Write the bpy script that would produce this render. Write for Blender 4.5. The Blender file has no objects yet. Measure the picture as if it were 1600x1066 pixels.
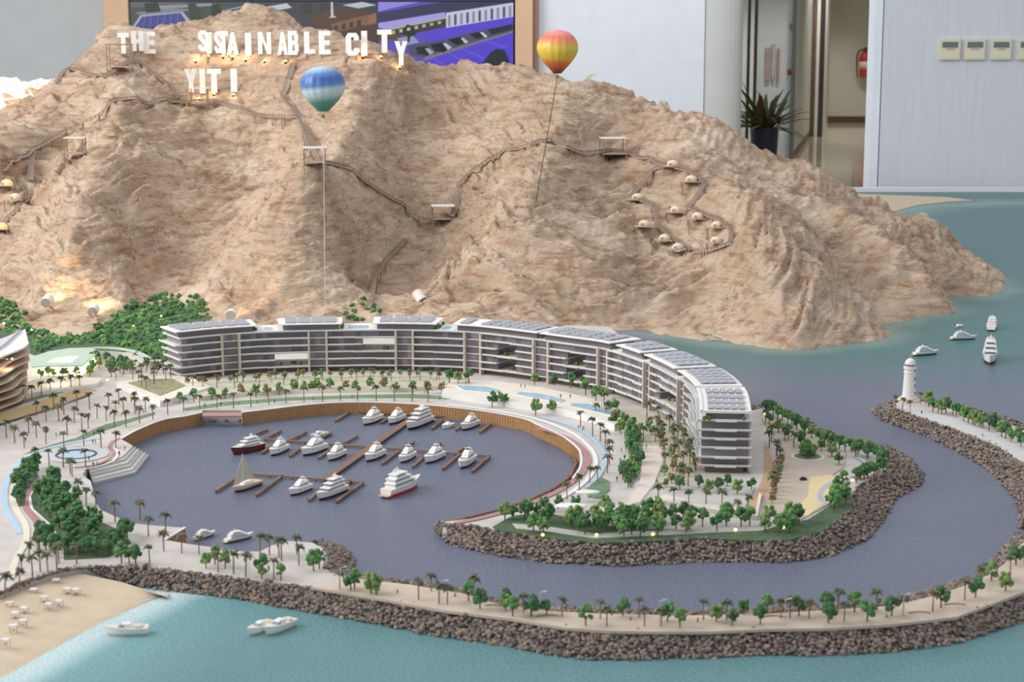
import bpy, bmesh, math, random
import numpy as np
from mathutils import Vector, Matrix

random.seed(7)
rng = np.random.default_rng(7)
S = bpy.context.scene
COL = S.collection

# ------------------------------------------------------------------ camera
FPX = 2750.0                       # focal length in pixels of the 1600 x 1066 frame
PITCH = math.atan(489.0 / FPX)     # horizon sits near pixel row 44
CAM = Vector((0.0, 0.0, 1.0))      # one metre above the model's sea level
cd = bpy.data.cameras.new('camera')
cd.sensor_width = 36.0
cd.lens = FPX * 36.0 / 1600.0
cd.clip_start = 0.05
cd.clip_end = 200
cd.dof.use_dof = True
cd.dof.focus_distance = 5.4
cd.dof.aperture_fstop = 9.0
cam = bpy.data.objects.new('camera', cd)
COL.objects.link(cam)
cam.location = CAM
cam.rotation_euler = (math.pi / 2 - PITCH, 0, 0)
S.camera = cam

# ------------------------------------------------------------------ world, lights, exposure
S.view_settings.view_transform = 'Standard'
S.view_settings.look = 'None'
S.view_settings.gamma = 1.0
S.view_settings.use_curve_mapping = False
S.view_settings.exposure = 0.0
W = bpy.data.worlds.new('World')
S.world = W
W.use_nodes = True
bg = W.node_tree.nodes['Background']
bg.inputs[0].default_value = (0.86, 0.92, 1.0, 1)
bg.inputs[1].default_value = 0.62


def area(name, loc, target, sx, sy, watts, color):
    ld = bpy.data.lights.new(name, 'AREA')
    ld.shape = 'RECTANGLE'
    ld.size, ld.size_y = sx, sy
    ld.energy = watts
    ld.color = color
    o = bpy.data.objects.new(name, ld)
    COL.objects.link(o)
    o.location = loc
    o.rotation_euler = (Vector(target) - Vector(loc)).to_track_quat('-Z', 'Y').to_euler()
    return o


# daylight from the tall glazing along the left side of the room
area('window_daylight', (-6.2, 4.6, 3.6), (0.2, 7.2, 0.2), 7.0, 3.2, 500, (1.0, 0.97, 0.93))
# unseen fill light, added to brighten the white back wall
area('back_wall_fill', (0.75, 12.2, 3.4), (0.75, 14.0, 0.9), 1.6, 0.4, 26, (0.90, 0.95, 1.0))
# rows of ceiling panels over the table
area('ceiling_daylight_panel', (0.3, 6.0, 4.2), (0.3, 6.0, 0), 5.0, 5.0, 60, (1.0, 0.985, 0.96))
# the beam of sun that reaches the far shoulder of the hill
sl = bpy.data.lights.new('sun_beam', 'SPOT')
sl.energy = 60000
sl.color = (1.0, 0.95, 0.86)
sl.spot_size = math.radians(10.5)
sl.spot_blend = 0.12
sl.shadow_soft_size = 0.03
so = bpy.data.objects.new('sun_beam', sl)
COL.objects.link(so)
so.location = (-8.2, 8.2, 4.0)
so.rotation_euler = (Vector((-2.75, 9.35, 0.62)) - so.location).to_track_quat('-Z', 'Y').to_euler()

# ------------------------------------------------------------------ picture <-> place
CP, SP = math.cos(PITCH), math.sin(PITCH)


def ray(x, y):
    u = (x - 800.0) / FPX
    v = (533.0 - y) / FPX
    return Vector((u, CP + v * SP, -SP + v * CP))


def P(x, y, z=0.0):
    """the point at height z that the photograph shows at pixel x, y"""
    d = ray(x, y)
    return CAM + d * ((z - 1.0) / d.z)


def Q(x, y, Y):
    """the point at depth Y that the photograph shows at pixel x, y"""
    d = ray(x, y)
    return CAM + d * (Y / d.y)


# ------------------------------------------------------------------ helpers
def lin(c):
    return tuple(((v / 255.0) / 12.92 if v / 255.0 <= 0.04045 else ((v / 255.0 + 0.055) / 1.055) ** 2.4) for v in c)


MATS = {}


def mat(name, rgb, rough=0.6, var=0.0, vscale=40.0, bump=0.0, bscale=120.0, metal=0.0, emit=None, estr=0.0, rgb2=None,
        alpha=1.0, spec=0.4, trans=0.0, coat=0.0, stretch=None):
    if name in MATS:
        return MATS[name]
    m = bpy.data.materials.new(name)
    m.use_nodes = True
    nt = m.node_tree
    b = nt.nodes['Principled BSDF']
    c = lin(rgb)
    b.inputs['Base Color'].default_value = (*c, 1)
    b.inputs['Roughness'].default_value = rough
    b.inputs['Metallic'].default_value = metal
    b.inputs['Specular IOR Level'].default_value = spec
    if trans:
        b.inputs['Transmission Weight'].default_value = trans
    if alpha < 1:
        b.inputs['Alpha'].default_value = alpha
    tc = None
    if var > 0 or bump > 0 or rgb2:
        tc = nt.nodes.new('ShaderNodeTexCoord')
        src = tc.outputs['Object']
        if stretch:
            mp = nt.nodes.new('ShaderNodeMapping')
            mp.inputs['Scale'].default_value = stretch
            nt.links.new(src, mp.inputs[0])
            src = mp.outputs[0]
    if var > 0 or rgb2:
        n = nt.nodes.new('ShaderNodeTexNoise')
        n.inputs['Scale'].default_value = vscale
        n.inputs['Detail'].default_value = 4
        nt.links.new(src, n.inputs['Vector'])
        mx = nt.nodes.new('ShaderNodeMix')
        mx.data_type = 'RGBA'
        c2 = lin(rgb2) if rgb2 else tuple(min(1, v * (1 + var)) for v in c)
        c1 = c if rgb2 else tuple(v * (1 - var) for v in c)
        mx.inputs[6].default_value = (*c1, 1)
        mx.inputs[7].default_value = (*c2, 1)
        mr = nt.nodes.new('ShaderNodeMapRange')
        mr.inputs[1].default_value = 0.3
        mr.inputs[2].default_value = 0.7
        nt.links.new(n.outputs['Fac'], mr.inputs[0])
        nt.links.new(mr.outputs[0], mx.inputs[0])
        nt.links.new(mx.outputs[2], b.inputs['Base Color'])
    if bump > 0:
        n2 = nt.nodes.new('ShaderNodeTexNoise')
        n2.inputs['Scale'].default_value = bscale
        n2.inputs['Detail'].default_value = 5
        nt.links.new(src, n2.inputs['Vector'])
        bp = nt.nodes.new('ShaderNodeBump')
        bp.inputs['Strength'].default_value = 1.0
        bp.inputs['Distance'].default_value = bump
        nt.links.new(n2.outputs['Fac'], bp.inputs['Height'])
        nt.links.new(bp.outputs[0], b.inputs['Normal'])
    if emit:
        b.inputs['Emission Color'].default_value = (*lin(emit), 1)
        b.inputs['Emission Strength'].default_value = estr
    MATS[name] = m
    return m


class MB:
    """collects polygons with a material slot each, and links them as ONE mesh object"""

    def __init__(s):
        s.v, s.f, s.m = [], [], []

    def add(s, verts, faces, mi=0):
        o = len(s.v)
        s.v.extend([tuple(p) for p in verts])
        s.f.extend([tuple(i + o for i in f) for f in faces])
        s.m.extend([mi] * len(faces))
        return s

    def box(s, c, sz, rz=0.0, mi=0, M=None):
        x, y, z = sz[0] / 2, sz[1] / 2, sz[2] / 2
        p = [Vector((a, b, d)) for d in (-z, z) for b in (-y, y) for a in (-x, x)]
        if M is None:
            M = Matrix.Translation(Vector(c)) @ Matrix.Rotation(rz, 4, 'Z')
        p = [M @ q for q in p]
        return s.add(p, [(0, 2, 3, 1), (4, 5, 7, 6), (0, 1, 5, 4), (2, 6, 7, 3), (0, 4, 6, 2), (1, 3, 7, 5)], mi)

    def bar(s, a, b, w, h=None, mi=0, n=4):
        """a rod from a to b, w wide"""
        a, b = Vector(a), Vector(b)
        d = b - a
        if d.length < 1e-7:
            return s
        h = h or w
        q = d.to_track_quat('Z', 'Y').to_matrix()
        ring = []
        for e in (a, b):
            for k in range(n):
                t = 2 * math.pi * (k + 0.5) / n
                r = 1.4142 if n == 4 else 1.0
                ring.append(e + q @ Vector((math.cos(t) * w / 2 * r, math.sin(t) * h / 2 * r, 0)))
        f = [(k, (k + 1) % n, n + (k + 1) % n, n + k) for k in range(n)]
        f += [tuple(range(n))[::-1], tuple(range(n, 2 * n))]
        return s.add(ring, f, mi)

    def lathe(s, c, prof, n=12, mi=0, M=None, ph=0.0):
        """prof: list of (radius, z)"""
        c = Vector(c)
        vs = []
        for r, z in prof:
            for k in range(n):
                t = 2 * math.pi * k / n + ph
                p = Vector((r * math.cos(t), r * math.sin(t), z))
                vs.append((M @ p) if M is not None else c + p)
        fs = []
        for i in range(len(prof) - 1):
            for k in range(n):
                fs.append((i * n + k, i * n + (k + 1) % n, (i + 1) * n + (k + 1) % n, (i + 1) * n + k))
        fs.append(tuple(range(n))[::-1])
        fs.append(tuple(range((len(prof) - 1) * n, len(prof) * n)))
        return s.add(vs, fs, mi)

    def prism(s, pts, z0, z1, mi=0, mside=None):
        """vertical prism over a plan outline"""
        n = len(pts)
        ar = sum(pts[i][0] * pts[(i + 1) % n][1] - pts[(i + 1) % n][0] * pts[i][1] for i in range(n))
        if ar < 0:
            pts = pts[::-1]
        vs = [(p[0], p[1], z0) for p in pts] + [(p[0], p[1], z1) for p in pts]
        s.add(vs, [tuple(range(n))[::-1], tuple(range(n, 2 * n))], mi)
        s.add(vs, [(i, (i + 1) % n, n + (i + 1) % n, n + i) for i in range(n)], mi if mside is None else mside)
        return s

    def mesh(s, name, mats, smooth=False):
        me = bpy.data.meshes.new(name)
        me.from_pydata(s.v, [], s.f)
        for m in (mats if isinstance(mats, (list, tuple)) else [mats]):
            me.materials.append(m)
        if len(set(s.m)) > 1:
            me.polygons.foreach_set('material_index', s.m)
        if smooth:
            me.polygons.foreach_set('use_smooth', [True] * len(s.f))
        me.update()
        return me

    def build(s, name, mats, parent=None, smooth=False):
        return obj(name, s.mesh(name, mats, smooth), parent)


def obj(name, me, parent=None):
    o = bpy.data.objects.new(name, me)
    COL.objects.link(o)
    if parent is not None:
        o.parent = parent
    return o


def tag(o, label=None, cat=None, group=None, kind=None):
    if label:
        o['label'] = label
    if cat:
        o['category'] = cat
    if group:
        o['group'] = group
    if kind:
        o['kind'] = kind
    return o


def thing(name, label, cat, loc=(0, 0, 0), rz=0.0, group=None, sc=1.0):
    o = bpy.data.objects.new(name, None)
    o.empty_display_size = 0.01
    COL.objects.link(o)
    o.location = loc
    o.rotation_euler = (0, 0, rz)
    o.scale = (sc, sc, sc)
    return tag(o, label, cat, group)


def place(proto, name, label, cat, loc, rz=0.0, sc=1.0, group=None):
    """a thing whose parts share the meshes in proto: list of (part name, mesh, [(sub name, mesh)])"""
    t = thing(name, label, cat, loc, rz, group, sc)
    for pn, me, subs in proto:
        p = obj(pn, me, t)
        for sn, sm in subs:
            obj(sn, sm, p)
    return t


def densify(pts, step):
    out = []
    for a, b in zip(pts[:-1], pts[1:]):
        a, b = Vector(a), Vector(b)
        n = max(1, int(math.ceil((b - a).length / step)))
        for i in range(n):
            out.append(a.lerp(b, i / n))
    out.append(Vector(pts[-1]))
    return out


def smooth_line(pts, step=0.02, closed=False):
    """Catmull-Rom through the points, sampled about every step"""
    pts = [Vector(p) for p in pts]
    n = len(pts)
    out = []
    rngi = range(n if closed else n - 1)
    for i in rngi:
        p0 = pts[(i - 1) % n] if closed or i > 0 else pts[0] * 2 - pts[1]
        p1, p2 = pts[i], pts[(i + 1) % n]
        p3 = pts[(i + 2) % n] if closed or i + 2 < n else p2 * 2 - p1
        m = max(1, int((p2 - p1).length / step))
        for k in range(m):
            t = k / m
            out.append(0.5 * ((2 * p1) + (p2 - p0) * t + (2 * p0 - 5 * p1 + 4 * p2 - p3) * t * t + (3 * p1 - p0 - 3 * p2 + p3) * t ** 3))
    if not closed:
        out.append(pts[-1])
    return out


def inpoly(x, y, poly):
    c = False
    n = len(poly)
    j = n - 1
    for i in range(n):
        if (poly[i][1] > y) != (poly[j][1] > y) and x < (poly[j][0] - poly[i][0]) * (y - poly[i][1]) / (poly[j][1] - poly[i][1]) + poly[i][0]:
            c = not c
        j = i
    return c


def inpoly_np(X, Y, poly):
    c = np.zeros(X.shape, bool)
    n = len(poly)
    j = n - 1
    for i in range(n):
        xi, yi, xj, yj = poly[i][0], poly[i][1], poly[j][0], poly[j][1]
        if yi != yj:
            c ^= ((yi > Y) != (yj > Y)) & (X < (xj - xi) * (Y - yi) / (yj - yi) + xi)
        j = i
    return c


def _hash(ix, iy, iz):
    h = (ix.astype(np.int64) * 374761393 + iy.astype(np.int64) * 668265263 + iz.astype(np.int64) * 2147483647) & 0xFFFFFFFF
    h = ((h ^ (h >> 13)) * 1274126177) & 0xFFFFFFFF
    h = (h ^ (h >> 16)) & 0xFFFFFFFF
    return h


def noise3(x, y, z):
    """value noise in -1..1"""
    x0, y0, z0 = np.floor(x), np.floor(y), np.floor(z)
    fx, fy, fz = x - x0, y - y0, z - z0
    fx, fy, fz = (t * t * t * (t * (t * 6 - 15) + 10) for t in (fx, fy, fz))
    x0, y0, z0 = (t.astype(np.int64) for t in (x0, y0, z0))
    r = 0
    for dx in (0, 1):
        wx = fx if dx else 1 - fx
        for dy in (0, 1):
            wy = fy if dy else 1 - fy
            for dz in (0, 1):
                wz = fz if dz else 1 - fz
                r = r + wx * wy * wz * (_hash(x0 + dx, y0 + dy, z0 + dz) / 2147483647.5 - 1.0)
    return r


def fbm(x, y, z, o=4, g=0.5):
    a, r = 1.0, 0
    for i in range(o):
        r = r + a * noise3(x + 17.3 * i, y - 9.1 * i, z + 5.7 * i)
        x, y, z, a = x * 2.03, y * 2.03, z * 2.03, a * g
    return r

# ------------------------------------------------------------------ room
FLOOR_Z = -0.57
m_wall = mat('painted_wall', (236, 242, 250), 0.75, var=0.03, vscale=6)
m_wallgrey = mat('grey_wall', (192, 198, 202), 0.75, var=0.03, vscale=6)
m_frame = mat('beige_cladding', (226, 190, 156), 0.6, var=0.03, vscale=5)
m_framebrown = mat('brown_cladding', (160, 128, 110), 0.6, var=0.03, vscale=5)
m_wallR = mat('linen_wallcovering', (218, 221, 230), 0.85, var=0.04, vscale=90, stretch=(1, 1, 0.04))
m_hallwall = mat('hall_wall', (198, 194, 184), 0.7, var=0.03, vscale=4)
m_hallwhite = mat('hall_white_wall', (205, 208, 206), 0.7, var=0.03, vscale=4)
m_tile = mat('polished_tile', (178, 168, 152), 0.08, var=0.05, vscale=3, spec=0.6)
m_dark = mat('dark_metal', (62, 56, 54), 0.4)
m_bronze = mat('bronze_metal', (104, 84, 74), 0.6, spec=.2)
m_skirt = mat('brown_skirting', (96, 74, 58), 0.5)
m_glass = mat('door_glass', (205, 218, 214), 0.05, alpha=0.18, spec=0.6)
m_white = mat('white_plastic', (240, 240, 238), 0.5)
BY = 14.0


def quad_wall(name, x0, x1, Y, z0=FLOOR_Z, z1=2.6, th=0.1, m=m_wall):
    """frontal wall between picture columns x0, x1 (at row 100) at depth Y"""
    a, b = Q(x0, 100, Y).x, Q(x1, 100, Y).x
    o = MB().box(((a + b) / 2, Y + th / 2, (z0 + z1) / 2), (b - a, th, z1 - z0)).build(name, m)
    return tag(o, kind='structure')


quad_wall('wall_back', -700, 166, BY, m=m_wallgrey)
quad_wall('wall_back_screen', 166, 842, BY + 0.06, m=m_framebrown)
quad_wall('wall_back_centre', 842, 1100, BY, m=m_wall)
# columns that frame the video wall
for i, (x0, x1, mm) in enumerate(((165, 203, m_frame), (805, 832, m_frame))):
    a, b = Q(x0, 100, BY - 0.12).x, Q(x1, 100, BY - 0.12).x
    o = MB().box(((a + b) / 2, BY - 0.06, 1.0), (b - a, 0.12, 3.2)).build('trim_%d' % (i + 1), mm)
    tag(o, 'beige clad column framing the video wall', kind='structure')
a, b = Q(832, 100, BY - 0.02).x, Q(842, 100, BY - 0.02).x
tag(MB().box(((a + b) / 2, BY - 0.03, 1.0), (b - a, 0.1, 3.2)).build('trim_3', m_framebrown), kind='structure')
# floor
tag(MB().box((0, 22, FLOOR_Z - 0.05), (26, 60, 0.1)).build('floor', m_tile), kind='structure')
# rounded column at the corner of the white wall
cx0, cx1 = Q(1099, 100, BY).x, Q(1161, 100, BY).x
o = MB()
prof = []
for k in range(13):
    t = math.pi * k / 12
    prof.append(((cx0 + cx1) / 2 - math.cos(t) * (cx1 - cx0) / 2, BY + 0.05 - math.sin(t) * 0.10))
prof += [(cx1, BY + 0.4), (cx0, BY + 0.4)]
o.prism(prof, FLOOR_Z, 2.6)
tag(o.build('wall_corner_column', m_hallwhite, smooth=False), kind='structure')
# corridor: left white wall running back, end wall, right jamb wall
HY = 30.0
hx_end_l = Q(1295, 100, HY).x
hx_end_r = Q(1420, 100, HY).x
tag(MB().box(((hx_end_l + hx_end_r) / 2, HY + 0.1, 1.0), (hx_end_r - hx_end_l + 0.1, 0.2, 3.14)).build('wall_hall_end', m_hallwall), kind='structure')
tag(MB().box(((hx_end_l + hx_end_r) / 2, HY - 0.01, FLOOR_Z + 0.05), (hx_end_r - hx_end_l, 0.03, 0.1)).build('baseboard_hall_end', m_skirt), kind='structure')


def side_wall(name, xa, Ya, xb, Yb, m, z0=FLOOR_Z, z1=2.6, th=0.06):
    A, B = Q(xa, 100, Ya), Q(xb, 100, Yb)
    d = Vector((B.x - A.x, B.y - A.y, 0))
    n = Vector((-d.y, d.x, 0)).normalized() * th
    pts = [(A.x, A.y), (B.x, B.y), (B.x + n.x, B.y + n.y), (A.x + n.x, A.y + n.y)]
    return tag(MB().prism(pts, z0, z1).build(name, m), kind='structure')


side_wall('wall_hall_left', 1243, 21.5, 1268, 26.0, m_hallwhite)
side_wall('wall_hall_left_far', 1283, 27.0, 1296, 30.0, m_hallwhite)
side_wall('baseboard_hall_left', 1243.4, 21.45, 1268.4, 25.95, m_skirt, z1=FLOOR_Z + 0.09, th=0.02)
side_wall('wall_hall_behind_glass', 1120, 22.0, 1243, 22.0, m_hallwhite)
side_wall('wall_hall_right', 1388, 11.6, 1430, 30.0, m_hallwall, th=-0.01)
tag(MB().box((4.9, 22.7, 2.62), (6.6, 15.8, 0.06)).build('ceiling_hall', mat('hall_ceiling', (200, 198, 190), 0.8)), kind='structure')
# dark lift-door frame at the end of the white corridor wall
for i, (x0, x1, mm) in enumerate(((1268, 1274, m_bronze), (1274, 1279, m_hallwhite), (1279, 1287, m_dark))):
    a, b = Q(x0, 100, 26.0).x, Q(x1, 100, 26.0).x
    tag(MB().box(((a + b) / 2, 26.05, 1.0), (b - a, 0.2, 3.14)).build('trim_%d' % (4 + i), mm), kind='structure')
# right wall with the controllers
RY = 11.25
rx0 = Q(1380, 100, RY).x
tag(MB().box((rx0 + 3.0, RY + 0.1, 1.0), (6.0, 0.2, 3.2)).build('wall_right', m_wallR), kind='structure')
jx0 = Q(1366, 100, RY).x
tag(MB().box(((jx0 + rx0) / 2 - 0.004, RY + 0.12, 1.0), (rx0 - jx0 - 0.008, 0.2, 3.2)).build('trim_7', m_wall), 'pale jamb beside the wall of controllers', kind='structure')

# glass door in the opening
gd = thing('door_1', 'tall frameless glass door with dark metal stiles leading to the corridor', 'door', (Q(1200, 100, 16.0).x, 16.0, FLOOR_Z))
gd['kind'] = 'structure'
gx = gd.location.x


def gpart(name, x0, x1, z0, z1, m, th=0.02, dy=0.0):
    a, b = Q(x0, 100, 16.0 + dy).x - gx, Q(x1, 100, 16.0 + dy).x - gx
    return MB().box(((a + b) / 2, dy, (z0 + z1) / 2), (b - a, th, z1 - z0)).build(name, m, gd)


gpart('glass_pane', 1182, 1236, 0.02, 3.1, m_glass, 0.01)
gpart('stile', 1167, 1171, 0, 3.14, m_dark, 0.05)
gpart('stile', 1178, 1182, 0, 3.14, m_bronze, 0.05)
gpart('stile', 1236, 1243, 0, 3.14, mat('grey_metal', (140, 136, 130), 0.4), 0.05)
zt = Q(1165, 181, 16).z - FLOOR_Z
gpart('push_bar', 1157, 1178, zt - 0.01, zt + 0.01, mat('brass', (196, 158, 116), 0.35, metal=0.4), 0.03, -0.05)
zt = Q(1235, 113, 16).z - FLOOR_Z
gpart('lock', 1231, 1237, zt - 0.025, zt + 0.025, mat('red_lock', (150, 60, 60), 0.4), 0.03, -0.04)
zt = Q(1235, 42, 16).z - FLOOR_Z
gpart('hinge', 1232, 1238, zt - 0.03, zt + 0.03, mat('grey_metal', (140, 136, 130), 0.4), 0.03, -0.04)
# narrow framed pink and pale panels behind the glass door
for i, (x0, x1, y0, y1, c, lb) in enumerate(((1196, 1205, 75, 128, (176, 128, 128), 'narrow pink framed panel seen through the glass door'),
                                        (1206, 1213, 70, 126, (190, 186, 176), 'narrow pale framed panel between two pink ones behind the glass door'),
                                        (1214, 1220, 76, 129, (170, 120, 122), 'narrow pink panel beside the grey door stile'))):
    a, b = Q(x0, y1, 21.9), Q(x1, y0, 21.9)
    t = thing('wall_panel', lb, 'poster', ((a.x + b.x) / 2, 21.97, (a.z + b.z) / 2))
    w, h = b.x - a.x, b.z - a.z
    MB().box((0, 0, 0), (w, 0.03, h)).build('frame', mat('panel_frame', (150, 140, 134), 0.5), t)
    MB().box((0, -0.018, 0), (w * 0.7, 0.008, h * 0.9)).build('print', mat('panel_face_%d' % i, c, 0.6, var=0.2, vscale=12), t)

# wall controllers
for i, x in enumerate((1484, 1523, 1564, 1606)):
    c = Q(x, 77, RY - 0.015)
    t = thing('wall_controller', ('first', 'second', 'third', 'fourth')[i] + ' cream air-conditioning controller from the door, with grey display', 'thermostat',
              (c.x, RY - 0.012, c.z), 0, 'controllers on the linen wall')
    s = 0.128
    b = MB().box((0, 0, 0), (s, 0.024, s * 1.02)).build('body', mat('cream_plastic', (226, 220, 198), 0.5), t)
    MB().box((0, -0.0135, s * 0.22), (s * 0.76, 0.003, s * 0.28)).build('display', mat('grey_display', (116, 122, 120), 0.25), t)
    MB().box((0, -0.0135, s * 0.0), (s * 0.4, 0.003, s * 0.06)).build('button_strip', mat('grey_button', (176, 172, 160), 0.5), t)
    MB().box((0, -0.0135, -s * 0.26), (s * 0.9, 0.003, s * 0.36)).build('flap', mat('cream_flap', (232, 224, 196), 0.45), t)

# fire extinguisher on the corridor end wall
e0 = Q(1352, 120, HY - 0.2)
t = thing('fire_extinguisher', 'red fire extinguisher hanging on the corridor end wall', 'extinguisher', (e0.x, HY - 0.13, e0.z))
kx = HY / FPX
MB().lathe((0, 0, 0), [(0.05, 0), (0.088, 0.012), (0.09, 0.03), (0.09, 0.34), (0.075, 0.38), (0.035, 0.41), (0.03, 0.43)], 16).build('cylinder', mat('extinguisher_red', (190, 52, 46), 0.35), t, True)
MB().lathe((0, 0, 0.13), [(0.0915, 0), (0.0915, 0.12)], 16).build('paper_label', mat('label_paper', (214, 200, 180), 0.6), t, True)
MB().box((0, 0, 0.45), (0.05, 0.1, 0.05)).box((0, -0.05, 0.48), (0.025, 0.12, 0.02)).build('valve', m_dark, t)
hs = MB()
hp = smooth_line([(-0.02, 0, 0.44), (-0.10, 0, 0.43), (-0.135, 0, 0.33), (-0.13, 0, 0.12), (-0.11, 0, -0.02)], 0.03)
for p, q in zip(hp[:-1], hp[1:]):
    hs.bar(p, q, 0.022, n=6)
hs.build('hose', m_dark, t)
# corridor downlights
for i, (x, Y) in enumerate(((1250, 20.5), (1285, 25.0), (1330, 28.0))):
    c = Q(x, 0, Y)
    ld = bpy.data.lights.new('corridor_downlight', 'SPOT')
    ld.energy = 230
    ld.color = (1.0, 0.96, 0.88)
    ld.spot_size = math.radians(110)
    ld.spot_blend = 0.6
    ld.shadow_soft_size = 0.06
    lo = bpy.data.objects.new('corridor_downlight_lamp', ld)
    COL.objects.link(lo)
    lo.location = (c.x, Y, 2.55)
    t = thing('ceiling_downlight', ('nearest', 'middle', 'furthest')[i] + ' round recessed downlight in the corridor ceiling', 'downlight', (c.x, Y, 2.58))
    MB().lathe((0, 0, 0), [(0.09, -0.012), (0.09, 0.012)], 16).build('rim', m_white, t)
    MB().lathe((0, 0, 0), [(0.07, -0.016), (0.07, -0.008)], 16).build('lens', mat('lamp_lens', (255, 240, 210), 0.4, emit=(255, 236, 200), estr=4), t)

# ------------------------------------------------------------------ video wall
ax, bx = Q(203, 60, BY - 0.1).x, Q(803, 60, BY - 0.1).x
scr = thing('video_wall', 'large video wall behind the hill showing solar carports and parked cars', 'screen', ((ax + bx) / 2, BY - 0.06, Q(400, 150, BY).z))
SX, SZ = scr.location.x, scr.location.z


def px(x, y, dy):
    p = Q(x, y, BY - 0.06 + dy)
    return (p.x - SX, dy, p.z - SZ)


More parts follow.
